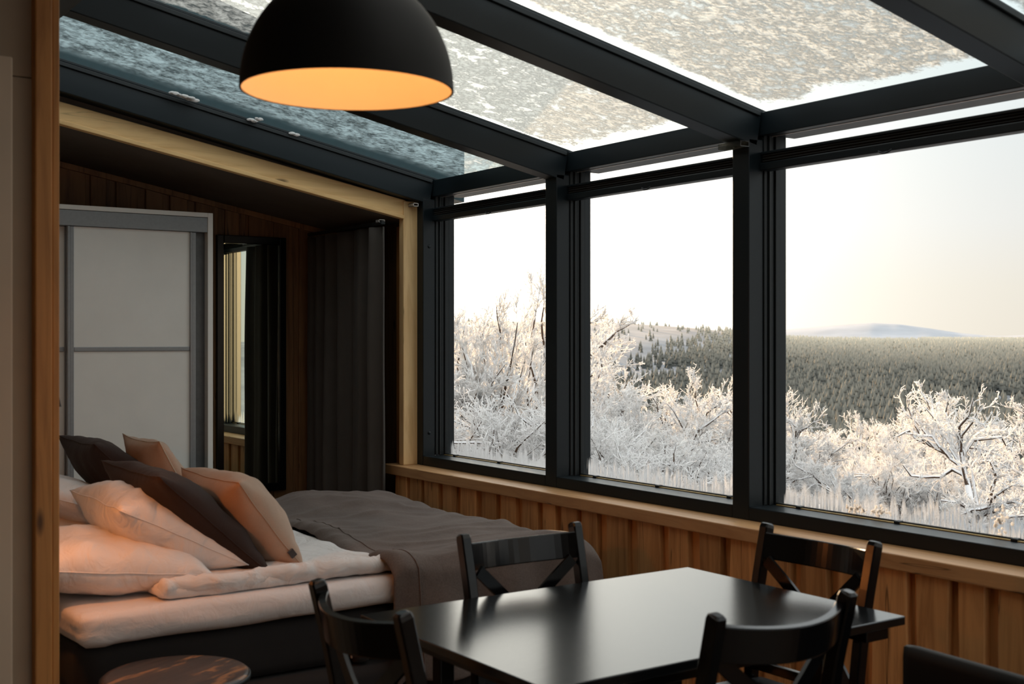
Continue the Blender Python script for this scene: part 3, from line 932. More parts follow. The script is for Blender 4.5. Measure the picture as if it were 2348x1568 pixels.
# ------------------------------------------------------------------ wardrobe
WX1, WY = 2.51, 6.60
wd = empty('wardrobe', (1.69, WY + 0.3, 0), label='white sliding door wardrobe with aluminium rails behind the bed', cat='wardrobe')
so = wd.location
WX0 = 0.885
def wb_(name, x0, x1, y0, y1, z0, z1, mat, parent=wd, bev=0.002):
    return boxo(name, x0, x1, y0, y1, z0, z1, mat, parent, bev, shift=so if parent is wd else so)
wb_('side_panel', WX1 - 0.03, WX1, WY, 7.21, 0, 2.195, M['white'])
wb_('side_panel', WX0, WX0 + 0.03, WY, 7.21, 0, 2.195, M['white'])
wb_('top_panel', WX0 + 0.03, WX1 - 0.03, WY, 7.21, 2.17, 2.195, M['white'])
wb_('back_panel', WX0 + 0.03, WX1 - 0.03, 7.19, 7.21, 0.02, 2.17, M['white'])
wb_('top_rail', WX0 + 0.03, WX1 - 0.03, WY + 0.004, WY + 0.09, 2.085, 2.168, M['alu'])
wb_('bottom_rail', WX0 + 0.03, WX1 - 0.03, WY + 0.004, WY + 0.09, 0.0, 0.05, M['alu'])
wb_('inner_strip', WX1 - 0.085, WX1 - 0.031, WY + 0.05, WY + 0.09, 0.05, 2.085, M['aludark'])
def sliding_door(x0, x1, yf, wood_z):
    d = boxo('door', x0 + 0.03, x1 - 0.03, yf + 0.008, yf + 0.016, 0.06, 2.083, M['white'], wd, 0, shift=so)
    for xa in (x0, x1 - 0.034):
        boxo('stile', xa, xa + 0.013, yf - 0.006, yf + 0.022, 0.052, 2.083, M['alu'], d, 0.002, shift=so)
        boxo('stile', xa + 0.014, xa + 0.034, yf, yf + 0.022, 0.052, 2.083, M['alu'], d, 0.002, shift=so)
    boxo('rail', x0 + 0.034, x1 - 0.034, yf + 0.001, yf + 0.02, wood_z - 0.012, wood_z + 0.012, M['alu'], d, 0.003, shift=so)
    boxo('rail', x0 + 0.034, x1 - 0.034, yf + 0.001, yf + 0.02, 0.052, 0.085, M['alu'], d, 0.003, shift=so)
    return d
sliding_door(1.715, 2.415, WY + 0.012, 1.43)
sliding_door(0.92, 1.745, WY + 0.055, 1.43)

# ------------------------------------------------------------------ mirror
MX0, MX1 = 2.765, 3.225
mr_ = empty('wall_mirror', ((MX0 + MX1) / 2, BACK_Y - 0.03, 0.52), label='tall black framed mirror on the back wall beside the wardrobe', cat='mirror')
so = mr_.location
MZ0, MZ1 = 0.52, 2.13
for a in ((MX0, MX0 + 0.045, MZ0, MZ1), (MX1 - 0.045, MX1, MZ0, MZ1), (MX0 + 0.045, MX1 - 0.045, MZ1 - 0.05, MZ1), (MX0 + 0.045, MX1 - 0.045, MZ0, MZ0 + 0.05)):
    boxo('frame_bar', a[0], a[1], BACK_Y - 0.03, BACK_Y - 0.002, a[2], a[3], M['lacquer'], mr_, 0.004, shift=so)
boxo('mirror_glass', MX0 + 0.043, MX1 - 0.043, BACK_Y - 0.014, BACK_Y - 0.006, MZ0 + 0.048, MZ1 - 0.048, M['mirror'], mr_, 0, shift=so)

# ------------------------------------------------------------------ curtain and its rail
cr_ = empty('curtain', (3.37, 6.68, 0.04), label='charcoal pleated floor length curtain hanging in the alcove', cat='curtain')
bm = bmesh.new()
nU, nZ = 150, 22
grid = []
for i in range(nU + 1):
    t = i / nU
    yv = 6.19 + t * 0.97
    ph = t * 2 * PI * 5.6 + 0.9 * math.sin(t * 7)
    col = []
    for k in range(nZ + 1):
        q = k / nZ
        amp = 0.030 + 0.014 * q + 0.008 * nz(t * 7, q * 1.5, 2)
        xo = amp * (math.sin(ph) * 0.9 + 0.25 * math.sin(2.3 * ph + 1)) + 0.012 * nz(t * 5, q * 2.2, 5)
        yo = 0.010 * nz(t * 6, q * 2, 9) * q + 0.012 * math.cos(ph) * amp / 0.035
        col.append(bm.verts.new((3.37 + xo - 3.37, yv + yo - 6.68, 2.135 - 2.09 * q - 0.04)))
    grid.append(col)
for i in range(nU):
    for k in range(nZ):
        bm.faces.new((grid[i][k], grid[i + 1][k], grid[i + 1][k + 1], grid[i][k + 1]))
co = from_bm('cloth', bm, M['curtain'], cr_, True)
md = co.modifiers.new('thickness', 'SOLIDIFY'); md.thickness = 0.004
bm = bmesh.new()
bar(bm, (0, -0.50, 2.115), (0, 0.49, 2.115), 0.025, 0.018, bev=0.002)
from_bm('rail', bm, M['gasket'], cr_)
clip('rail_bracket', (3.37, 6.215, 2.157), (0.04, 0.04, 0.018), M['cream'], 'small metal bracket at the curtain rail end', 'bracket')

# ------------------------------------------------------------------ bed
BX0, BX1, BY0, BY1 = 1.08, 3.16, 4.0, 5.80
bed = empty('bed', ((BX0 + BX1) / 2, (BY0 + BY1) / 2, 0), label='wide grey upholstered bed with white fitted sheet under the window', cat='bed')
so = bed.location
from_bm('base', rounded_slab(BX0, BX1, BY0 + 0.02, BY1, 0.29, 0.485, 0.03, 0.08), M['base'], bed, True, shift=so)
from_bm('drawer_base', rounded_slab(BX0 + 0.04, BX1 - 0.05, BY0 - 0.03, BY1, 0.05, 0.288, 0.03, 0.08), M['base'], bed, True, shift=so)
from_bm('corner_pad', rounded_slab(2.06, 2.125, BY0 - 0.012, BY0 + 0.06, 0.292, 0.412, 0.015, 0.02), M['base'], bed, True, shift=so)
for lx in (BX0 + 0.1, BX1 - 0.15):
    for ly in (BY0 + 0.08, BY1 - 0.1):
        bm = bmesh.new(); lathe(bm, [(0, 0), (0.025, 0), (0.03, 0.049), (0, 0.049)], 16, lx, ly, 0)
        from_bm('leg', bm, M['lacquer'], bed, shift=so)
for a in range(2):
    for b in range(3):
        boxo('pale_tile', 2.055 + a * 0.02, 2.069 + a * 0.02, BY0 + 0.012, BY0 + 0.022, 0.31 + b * 0.014, 0.319 + b * 0.014, M['tile'], bed, 0.001, shift=so)  # small pale tiles in a grid on the bed base
def d_sheet(p):
    side = 1.0 if p.z < 0.585 else 0.25
    return 0.010 * side * nz(p.x * 3, p.z * 38 + p.x * 1.5, 4) + 0.012 * max(0, 1.35 - p.x) * 4 * abs(nz(p.x * 22, p.z * 15, p.y * 3)) * side
from_bm('mattress_topper', rounded_slab(BX0 - 0.01, BX1 + 0.01, BY0 - 0.015, BY1 + 0.01, 0.487, 0.595, 0.04, 0.03, d_sheet), M['sheet'], bed, True, shift=so)

def top_bump(x, y):
    """height of the bedding above the mattress"""
    b = 0.60
    b += 0.062 * math.exp(-((x - 2.72) / 0.38) ** 2 - ((y - 5.55) / 0.40) ** 2)
    b += 0.035 * math.exp(-((x - 2.55) / 0.5) ** 2 - ((y - 4.75) / 0.35) ** 2)
    b += 0.028 * fbm(x * 1.9, y * 2.0, 1.5)
    r = 1 - abs(nz(x * 1.6 + 0.9 * nz(y * 1.5, x), y * 5.5, 8)) * 2
    b += 0.015 * max(0, r) ** 4
    return b

# white duvet, folded back, lying on the bed
def d_duvet(p):
    return 0.012 * nz(p.x * 4, p.y * 6, p.z * 30) + 0.012 * abs(nz(p.x * 16, p.z * 12, p.y * 5))
dv_bm = rounded_slab(1.36, 2.25, 4.06, 5.74, 0.597, 0.648, 0.026, 0.035, d_duvet)
dv = empty('duvet', (2.2, 4.9, 0.597), label='white duvet folded back beneath the brown blanket', cat='duvet')
from_bm('cover', dv_bm, M['linen'], dv, True, shift=dv.location)
bm = bmesh.new()
def roll(t): return (1.36 + 0.91 * t, 4.075 + 0.02 * nz(t * 6, 1), 0.638 + 0.01 * nz(t * 5, 4))
sweep(bm, [roll(k / 70) for k in range(71)], lambda i: [(a * (1 + 0.25 * nz(i * 0.35, b * 40)), b * (1 + 0.3 * nz(i * 0.45, a * 40, 3))) for a, b in circ(0.032 if 0 < i < 70 else 0.018, 12)], (0, 0, 1))
from_bm('turned_edge', bm, M['linen'], dv, True, shift=dv.location)

# taupe blanket draped over the foot of the bed
bk = empty('blanket', (2.7, 4.9, 0.62), label='taupe brown velvet blanket draped over the foot of the bed', cat='blanket')
bm = bmesh.new()
na, nb = 64, 120
XA, XB, DR = 2.19, 3.175, 0.42
YN, YF = 3.965, 5.86
rowsg = []
for i in range(na + 1):
    s = i / na * (XB - XA + DR)
    row = []
    for j in range(nb + 1):
        q = j / nb * (YF - YN + 2 * DR)
        # near drape, top, far drape
        if q < DR: dn, yv = DR - q, YN
        elif q > DR + YF - YN: dn, yv = q - DR - (YF - YN), YF
        else: dn, yv = 0, YN + q - DR
        if s > XB - XA: df, xv = s - (XB - XA), XB
        else: df, xv = 0, XA + s
        xv += 0.03 * nz(yv * 2.5, 3.3) * (1 if i == 0 else max(0, 1 - s * 3))
        xv -= 0.10 * (yv - YN) / (YF - YN) * max(0, 1 - s) * -0.6
        z = top_bump(xv, yv) + 0.038 + 0.022 * math.exp(-((xv - 2.2) / 0.13) ** 2) - 0.028 * max(0, 1 - s / 0.06) ** 2
        # soft shoulders
        ed = min(yv - YN, YF - yv)
        z += 0.036 * math.exp(-((yv - 4.05) / 0.13) ** 2)
        if dn == 0: z -= 0.035 * max(0, 1 - ed / 0.07) ** 2
        else: z -= 0.035
        ex = XB - xv
        if df == 0: z -= 0.05 * max(0, 1 - ex / 0.12) ** 2
        else: z -= 0.05
        z -= max(dn, df) if not (dn and df) else math.hypot(dn, df) * 0.82
        fold = 0.018 * math.sin(xv * 19 + 2 * nz(xv * 3, 1)) * min(1, dn / 0.15)
        ff = 0.018 * math.sin(yv * 17 + 1.5) * min(1, df / 0.15)
        if q < DR: yv -= 0.012 + 0.05 * dn / DR + fold if dn else 0
        elif q > DR + YF - YN: yv += 0.012 + fold
        if df: xv += 0.01 + 0.02 * df / DR + ff
        row.append(bm.verts.new((xv, yv, max(0.02, z))))
    rowsg.append(row)
for i in range(na):
    for j in range(nb):
        bm.faces.new((rowsg[i][j], rowsg[i + 1][j], rowsg[i + 1][j + 1], rowsg[i][j + 1]))
hem = bmesh.new()
hp = [rowsg[5][j].co + Vector((0, -0.001, 0.0005)) for j in range(0, nb - 24)]
sweep(hem, hp, lambda i: circ(0.0025, 6), (1, 0, 0))
bo = from_bm('cloth', bm, M['blanket'], bk, True, shift=bk.location)
from_bm('hem_seam', hem, M['blanket'], bk, True, shift=bk.location)
md = bo.modifiers.new('thickness', 'SOLIDIFY'); md.thickness = 0.008; md.offset = -1
md = bo.modifiers.new('smooth', 'SUBSURF'); md.levels = 1; md.render_levels = 1

# ------------------------------------------------------------------ pillows and cushions
def pillow_bm(w, h, t, seed, wr=0.012, pinch=0.07, n=34, power=0.5):
    """lies in local XY (x = w, y = h), thickness along z"""
    bm = bmesh.new()
    top, bot = {}, {}
    for i in range(n + 1):
        for j in range(n + 1):
            a = -1 + 2 * i / n; b = -1 + 2 * j / n
            a = math.sin(a * PI / 2) * 0.35 + a * 0.65; b = math.sin(b * PI / 2) * 0.35 + b * 0.65
            x = a * w / 2 * (1 - pinch * (1 - b * b) * abs(a) ** 3)
            y = b * h / 2 * (1 - pinch * (1 - a * a) * abs(b) ** 3)
            th = t / 2 * (max(0, (1 - abs(a) ** 2.4)) * max(0, (1 - abs(b) ** 2.4))) ** power
            edge = min(1, th / (t * 0.15))
            x += wr * 0.5 * nz(x * 5, y * 5, seed)
            e1 = wr * edge * (fbm(x * 6, y * 6, seed) + 0.8 * nz((x + y) * 14, (x - y) * 4, seed + 2) * (1 - edge * 0.4))
            e2 = wr * edge * fbm(x * 6, y * 6, seed + 9)
            if i in (0, n) or j in (0, n):
                top[i, j] = bot[i, j] = bm.verts.new((x, y, 0.4 * wr * nz(x * 7, y * 7, seed)))
            else:
                top[i, j] = bm.verts.new((x, y, th + e1))
                bot[i, j] = bm.verts.new((x, y, -th + e2))
    for i in range(n):
        for j in range(n):
            bm.faces.new((top[i, j], top[i + 1, j], top[i + 1, j + 1], top[i, j + 1]))
            f = [bot[i, j], bot[i, j + 1], bot[i + 1, j + 1], bot[i + 1, j]]
            bm.faces.new(f)
    bmesh.ops.recalc_face_normals(bm, faces=bm.faces)
    return bm

def put_pillow(name, lo, hi, y0, y1, t, mat, label, cat, group, seed, seam=None, wr=0.012, power=0.5, yaw=0.0):
    """lo/hi = (x, z) of the lower and upper edges; the pillow runs from y0 to y1 (its width)"""
    w = y1 - y0
    h = math.hypot(hi[0] - lo[0], hi[1] - lo[1])
    c = Vector(((lo[0] + hi[0]) / 2, (y0 + y1) / 2, (lo[1] + hi[1]) / 2))
    Y = Vector((hi[0] - lo[0], 0, hi[1] - lo[1])).normalized()
    X = Vector((0, 1, 0))
    Z = X.cross(Y)
    R = Matrix((X, Y, Z)).transposed()
    root = empty(name, c, 0, label, cat, group)
    root.rotation_euler = (Matrix.Rotation(yaw, 3, 'Z') @ R).to_euler()
    bm = pillow_bm(w, h, t, seed, wr, power=power)
    from_bm('cover', bm, mat, root, True)
    # piped seam round the outline
    bm = bmesh.new()
    pts = []
    n = 20
    for sgn, ax in ((0, 0), (1, 0), (2, 0), (3, 0)):
        for k in range(n):
            a = -1 + 2 * k / n
            if sgn == 0: p = (a, -1)
            elif sgn == 1: p = (1, a)
            elif sgn == 2: p = (-a, 1)
            else: p = (-1, -a)
            x = p[0] * w / 2 * (1 - 0.07 * (1 - p[1] ** 2) * abs(p[0]) ** 3)
            y = p[1] * h / 2 * (1 - 0.07 * (1 - p[0] ** 2) * abs(p[1]) ** 3)
            x += wr * 0.5 * nz(x * 5, y * 5, seed)
            pts.append((x, y, 0.4 * wr * nz(x * 7, y * 7, seed)))
    pts.append(pts[0])
    sweep(bm, pts, lambda i: circ(0.002, 6), (0, 0, 1))
    from_bm('seam', bm, seam or mat, root, True)
    return root
G1, G2 = 'white bed pillows', 'cushions on the bed'
put_pillow('bed_pillow', (1.57, 0.655), (0.94, 0.735), 4.10, 4.74, 0.22, M['linen'], 'white pillow lying flat at the near corner of the bed', 'pillow', G1, 3, wr=0.016)
put_pillow('bed_pillow', (1.57, 0.655), (0.94, 0.735), 4.92, 5.56, 0.18, M['linen'], 'white pillow lying flat on the far side, mostly hidden behind the near pillows', 'pillow', G1, 13)
put_pillow('bed_pillow', (1.72, 0.665), (1.255, 0.905), 4.17, 4.80, 0.25, M['linen'], 'white pillow leaning behind the front dark brown cushion', 'pillow', G1, 23, wr=0.018)
put_pillow('bed_pillow', (1.66, 0.70), (1.13, 0.90), 4.92, 5.55, 0.18, M['linen'], 'white pillow leaning under the rear dark brown cushion', 'pillow', G1, 33)
put_pillow('cushion', (1.80, 0.63), (1.385, 1.01), 4.15, 4.84, 0.20, M['brown'], 'dark brown cushion in front, between white pillow and beige cushion', 'cushion', G2, 43)
put_pillow('cushion', (1.83, 0.66), (1.42, 1.055), 5.06, 5.64, 0.20, M['brown'], 'dark brown cushion at the back, before the wardrobe', 'cushion', G2, 53)
c2 = put_pillow('cushion', (1.945, 0.63), (1.69, 0.965), 4.19, 4.80, 0.24, M['beige'], 'beige cushion in front, nearest the blanket, with a small fabric label', 'cushion', G2, 63)
put_pillow('cushion', (1.875, 0.645), (1.645, 1.065), 4.93, 5.43, 0.15, M['beige'], 'beige cushion standing at the back with a fluffy edge', 'cushion', G2, 73, seam=M['pile'])
boxo('fabric_label', -0.306, -0.294, -0.155, -0.125, -0.012, 0.012, M['label'], c2, 0.001)

# ------------------------------------------------------------------ chairs with crossed backs
def make_chair():
    r = empty('dining_chair', (0, 0, 0), 0, cat='chair', group='black cross back chairs round the table')
    def post_path(s):
        return [(s * 0.195, -0.24, 0.0), (s * 0.198, -0.20, 0.25), (s * 0.20, -0.188, 0.45), (s * 0.203, -0.213, 0.68), (s * 0.206, -0.262, 0.90)]
    for s in (-1, 1):
        pts = [Vector(p) for p in post_path(s)]
        # resample smoothly
        ps = []
        for k in range(len(pts) - 1):
            p0 = pts[max(k - 1, 0)]; p1 = pts[k]; p2 = pts[k + 1]; p3 = pts[min(k + 2, len(pts) - 1)]
            for q in range(5):
                t = q / 5
                ps.append(0.5 * ((2 * p1) + (p2 - p0) * t + (2 * p0 - 5 * p1 + 4 * p2 - p3) * t * t + (3 * p1 - p0 - 3 * p2 + p3) * t ** 3))
        ps.append(pts[-1]); ps.append(pts[-1] + Vector((0, -0.004, 0.010))); ps.append(pts[-1] + Vector((0, -0.005, 0.0145)))
        n = len(ps)
        def prof(i, n=n):
            a, b = 0.0165, 0.0185
            if i == n - 1: a, b = a * 0.62, b * 0.62
            elif i == n - 2: a, b = a * 0.92, b * 0.92
            c = 0.004
            return [(-a + c, -b), (a - c, -b), (a, -b + c), (a, b - c), (a - c, b), (-a + c, b), (-a, b - c), (-a, -b + c)]
        bm = bmesh.new(); sweep(bm, ps, prof, (0, 1, 0)); from_bm('back_post', bm, M['lacquer'], r)
    # crest rail: bows backwards
    bm = bmesh.new()
    n = 20
    pts = []
    for k in range(n + 1):
        t = -1 + 2 * k / n
        pts.append((t * 0.195, -0.243 - 0.068 * (1 - t * t), 0.849 - 0.012 * (1 - t * t)))
    sweep(bm, pts, lambda i: [(-0.008, -0.040), (0.008, -0.040), (0.0095, -0.037), (0.0095, 0.037), (0.008, 0.040), (-0.008, 0.040), (-0.0095, 0.037), (-0.0095, -0.037)], (0, -0.16, 1))
    from_bm('crest_rail', bm, M['lacquer'], r)
    for s in (-1, 1):
        bm = bmesh.new()
        pts = []
        for k in range(13):
            t = k / 12
            x = s * (0.175 - 0.35 * t)
            z = 0.808 - 0.31 * t
            yb = -0.232 - (-0.232 + 0.196) * t - 0.030 * math.sin(PI * t) + s * 0.003
            pts.append((x, yb, z))
        sweep(bm, pts, lambda i: [(-0.018, -0.005), (0.018, -0.005), (0.018, 0.005), (-0.018, 0.005)], (0, 1, 0.1))
        from_bm('cross_slat', bm, M['lacquer'], r)
    bm = bmesh.new(); bar(bm, (-0.185, -0.19, 0.492), (0.185, -0.19, 0.492), 0.018, 0.03); from_bm('lower_back_rail', bm, M['lacquer'], r)
    # seat: rounded front, dished
    bm = bmesh.new()
    N_ = 14
    T, B = {}, {}
    for i in range(N_ + 1):
        for j in range(N_ + 1):
            a, b = -1 + 2 * i / N_, -1 + 2 * j / N_
            wd_ = 0.185 + 0.03 * (b + 1) / 2
            rr_ = 1 - 0.10 * max(0, b) ** 3 * abs(a) ** 2
            x = a * wd_ * (1 - 0.05 * max(0, b) ** 4)
            yv = (0.005 + b * 0.205) * 1.0 if b < 0 else 0.005 + b * 0.205 * rr_
            if b < -0.75 and abs(a) > 0.8: x *= 0.93
            dish = 0.008 * (1 - a * a) * (1 - b * b)
            T[i, j] = bm.verts.new((x, yv, 0.455 - dish)); B[i, j] = bm.verts.new((x * 0.985, yv * 0.985, 0.433))
    for i in range(N_):
        for j in range(N_):
            bm.faces.new((T[i, j], T[i + 1, j], T[i + 1, j + 1], T[i, j + 1])); bm.faces.new((B[i, j], B[i, j + 1], B[i + 1, j + 1], B[i + 1, j]))
    for k in range(N_):
        for (p, q) in (((k, 0), (k + 1, 0)), ((N_, k), (N_, k + 1)), ((k + 1, N_), (k, N_)), ((0, k + 1), (0, k))):
            bm.faces.new((T[p], B[p], B[q], T[q]))
    bmesh.ops.recalc_face_normals(bm, faces=bm.faces)
    from_bm('seat', bm, M['lacquer'], r)
    bm = bmesh.new()
    for a in (((-0.175, 0.165, 0.405), (0.175, 0.165, 0.405)), ((-0.178, -0.17, 0.405), (-0.178, 0.165, 0.405)), ((0.178, -0.17, 0.405), (0.178, 0.165, 0.405)), ((-0.18, -0.185, 0.405), (0.18, -0.185, 0.405))):
        bar(bm, a[0], a[1], 0.018, 0.05)
    from_bm('seat_frame', bm, M['lacquer'], r)
    for s in (-1, 1):
        bm = bmesh.new(); bar(bm, (s * 0.195, 0.178, 0.0), (s * 0.188, 0.172, 0.43), 0.034, 0.034, (0, 1, 0)); from_bm('front_leg', bm, M['lacquer'], r)
        bm = bmesh.new(); bar(bm, (s * 0.194, -0.21, 0.17), (s * 0.192, 0.176, 0.17), 0.014, 0.024); from_bm('stretcher', bm, M['lacquer'], r)
    bm = bmesh.new(); bar(bm, (-0.193, -0.02, 0.17), (0.193, -0.02, 0.17), 0.014, 0.024); from_bm('stretcher', bm, M['lacquer'], r)
    return r
ch0 = make_chair()
spots = [
    (2.115, 3.01 - 0.262, PI, 'black cross back chair behind the table, next to the bed'),
    (2.80 - 0.262, 2.45, PI / 2, 'black cross back chair at the window end of the table with sunlit corner'),
    (1.995, 1.84 + 0.262, 0.0, 'black cross back chair with curved back on the near side of the table'),
    (1.264 + 0.262, 2.435, -PI / 2, 'black cross back chair at the table end opposite the window'),
]
for i, (x, y, a, lab) in enumerate(spots):
    c = ch0 if i == 0 else copy_tree(ch0)
    c.location = (x, y, 0); c.rotation_euler = (0, 0, a); c['label'] = lab

# solid backed chair in the lower right corner
sb = empty('side_chair', (2.209, 1.619, 0), math.radians(-5), label='black chair with a solid padded back at the lower right corner', cat='chair')
bm = rounded_slab(0.19, 0.225, -0.25, 0.262, 0.44, 0.757, 0.012, 0.03); from_bm('backrest', bm, M['lampout'], sb, True)
bm = rounded_slab(-0.20, 0.20, -0.22, 0.22, 0.40, 0.46, 0.02, 0.04); from_bm('seat', bm, M['lampout'], sb, True)
for (lx, ly) in ((-0.18, -0.2), (-0.18, 0.2), (0.19, -0.2), (0.19, 0.2)):
    bm = bmesh.new(); bar(bm, (lx, ly, 0), (lx, ly, 0.44), 0.03, 0.03, (0, 1, 0)); from_bm('leg', bm, M['lacquer'], sb)

# ------------------------------------------------------------------ table
TX0, TX1, TY0, TY1 = 1.535, 2.736, 2.09, 2.945
tb = empty('dining_table', ((TX0 + TX1) / 2, (TY0 + TY1) / 2, 0), label='black rectangular dining table reflecting the windows', cat='table')
so = tb.location
boxo('tabletop', TX0, TX1, TY0, TY1, 0.716, 0.74, M['table'], tb, 0.003, shift=so)
for yv in (TY0 + 0.17, TY1 - 0.17):
    boxo('apron', TX0 + 0.16, TX1 - 0.16, yv - 0.01, yv + 0.01, 0.635, 0.715, M['lacquer'], tb, 0.002, shift=so)
for xv in (TX0 + 0.17, TX1 - 0.17):
    boxo('apron', xv - 0.01, xv + 0.01, TY0 + 0.182, TY1 - 0.182, 0.635, 0.715, M['lacquer'], tb, 0.002, shift=so)
for xv in (TX0 + 0.185, TX1 - 0.185):
    for yv in (TY0 + 0.13, TY1 - 0.13):
        bm = bmesh.new(); bar(bm, (xv, yv, 0), (xv, yv, 0.714), 0.045, 0.045, (0, 1, 0), 0.004); from_bm('leg', bm, M['lacquer'], tb, shift=so)
for xv in (TX0 + 0.09, TX1 - 0.10):
    boxo('leaf_support', xv - 0.045, xv + 0.045, TY0 + 0.012, TY1 - 0.012, 0.684, 0.715, M['lacquer'], tb, 0.003, shift=so)

# ------------------------------------------------------------------ stool
st = empty('stool', (1.275, 3.665, 0.008), 0.5, label='round dark wooden stool with worn top beside the bed', cat='stool')
bm = bmesh.new()
R_ = 0.222
lathe(bm, [(0, 0.422), (R_ - 0.006, 0.422), (R_, 0.428), (R_, 0.442), (R_ - 0.006, 0.449), (R_ - 0.02, 0.45), (0, 0.45)], 56)
def stool_top():
    m, t, o = new_mat('worn_stool_top')
    b = principled(t, o, 0.38, 0.5)
    v = coords(t, (1.4, 14, 1))
    f = noise_(t, v, 2.2, 5, 0.65, 0.8)
    g = noise_(t, coords(t, (2.2, 9, 1)), 2.0, 4, 0.7, 0.3)
    c = ramp_(t, f, [(0.3, (0.012, 0.008, 0.007)), (0.55, (0.036, 0.022, 0.016)), (0.75, (0.07, 0.042, 0.028))])
    k = ramp_(t, g, [(0.57, (0, 0, 0)), (0.66, (1, 1, 1))])
    mk = N(t, 'ShaderNodeMix', data_type='RGBA')
    t.links.new(k, mk.inputs['Factor']); t.links.new(c, mk.inputs['A']); mk.inputs['B'].default_value = (0.27, 0.13, 0.05, 1)
    t.links.new(mk.outputs['Result'], b.inputs['Base Color'])
    bump(t, f, b, 0.3, 0.004)
    return m
from_bm('seat', bm, stool_top(), st, True)
st.children[0].data.shade_auto_smooth if False else None
bm = bmesh.new(); lathe(bm, [(R_ + 0.0005, 0.427), (R_ + 0.004, 0.428), (R_ + 0.004, 0.441), (R_ + 0.0005, 0.442)], 56); from_bm('metal_rim', bm, M['gasket'], st, True)
for k in range(4):
    a = PI / 4 + k * PI / 2
    bm = bmesh.new(); bar(bm, (0.19 * math.cos(a), 0.19 * math.sin(a), 0.0), (0.13 * math.cos(a), 0.13 * math.sin(a), 0.423), 0.03, 0.03, (math.cos(a), math.sin(a), 0)); from_bm('leg', bm, M['stool'], st)
bm = bmesh.new(); sweep(bm, [(0.165 * math.cos(2 * PI * k / 40), 0.165 * math.sin(2 * PI * k / 40), 0.17) for k in range(41)], lambda i: circ(0.008, 8), (0, 0, 1)); from_bm('foot_ring', bm, M['gasket'], st, True)

# ------------------------------------------------------------------ pendant lamp and bedside reading lamp
pl = empty('pendant_lamp', (1.176, 2.314, 2.014), label='black dome pendant lamp glowing orange inside', cat='lamp')
PR, PH = 0.225, 0.25
prof = []
for k in range(25):
    t = k / 24 * PI / 2
    prof.append((PR * math.cos(t) if k < 24 else 0.02, PH * math.sin(t) ** 1.0))
inner = [(max(0.02, r - 0.004), z - 0.003 if z > 0.01 else z) for r, z in prof]
bm = bmesh.new(); lathe(bm, prof, 72); from_bm('shade', bm, M['lampout'], pl, True)
bm = bmesh.new(); lathe(bm, inner, 72); lin = from_bm('shade_lining', bm, M['lampin'], pl, True)
bm = bmesh.new(); lathe(bm, [(PR - 0.0045, -0.0008), (PR + 0.0005, -0.0008), (PR + 0.0005, 0.001), (PR - 0.0045, 0.001)], 72); from_bm('rim', bm, M['lampout'], pl, True)
bm = bmesh.new(); lathe(bm, [(0.0, 0.16), (0.022, 0.16), (0.022, 0.262), (0.012, 0.30), (0, 0.30)], 24); from_bm('socket', bm, M['lampout'], pl, True)
bm = bmesh.new(); lathe(bm, [(0, 0.118), (0.014, 0.122), (0.022, 0.136), (0.020, 0.152), (0.012, 0.162), (0, 0.162)], 24); from_bm('bulb', bm, M['bulb'], pl, True)
bm = bmesh.new(); sweep(bm, [(0, 0, 0.29), (0, 0, 0.916)], lambda i: circ(0.004, 8), (0, 1, 0)); from_bm('cord', bm, M['lampout'], pl, True)
ld = bpy.data.lights.new('pendant_glow', 'POINT'); ld.energy = 0.78; ld.color = (1.0, 0.38, 0.09); ld.shadow_soft_size = 0.03
lo_ = bpy.data.objects.new('pendant_glow', ld); C.objects.link(lo_); lo_.parent = pl; lo_.location = (0, 0, 0.10)

rl = empty('reading_lamp', (0.862, 3.86, 1.33), label='small wall reading lamp at the bed head hidden behind the corner post', cat='lamp')
bm = bmesh.new(); lathe(bm, [(0, 0), (0.035, 0), (0.035, 0.012), (0, 0.012)], 24)
bmesh.ops.rotate(bm, verts=bm.verts, cent=(0, 0, 0), matrix=Matrix.Rotation(PI / 2, 3, 'Y')); from_bm('wall_plate', bm, M['lampout'], rl, True)
bm = bmesh.new(); bar(bm, (0.010, 0, 0), (0.07, 0, 0.01), 0.01, 0.01); from_bm('arm', bm, M['lampout'], rl)
bm = bmesh.new(); lathe(bm, [(0.045, -0.05), (0.035, 0.0), (0.014, 0.03), (0, 0.032)], 24, 0.075, 0, 0.0); from_bm('shade', bm, M['lampout'], rl, True)
bm = bmesh.new(); lathe(bm, [(0, -0.045), (0.014, -0.04), (0.018, -0.025), (0.010, -0.005), (0, -0.004)], 16, 0.075, 0, 0.0); from_bm('bulb', bm, M['bulb'], rl, True)
ld = bpy.data.lights.new('reading_glow', 'POINT'); ld.energy = 4.6; ld.color = (1.0, 0.31, 0.07); ld.shadow_soft_size = 0.03
lo_ = bpy.data.objects.new('reading_glow', ld); C.objects.link(lo_); lo_.parent = rl; lo_.location = (0.075, 0, -0.055)

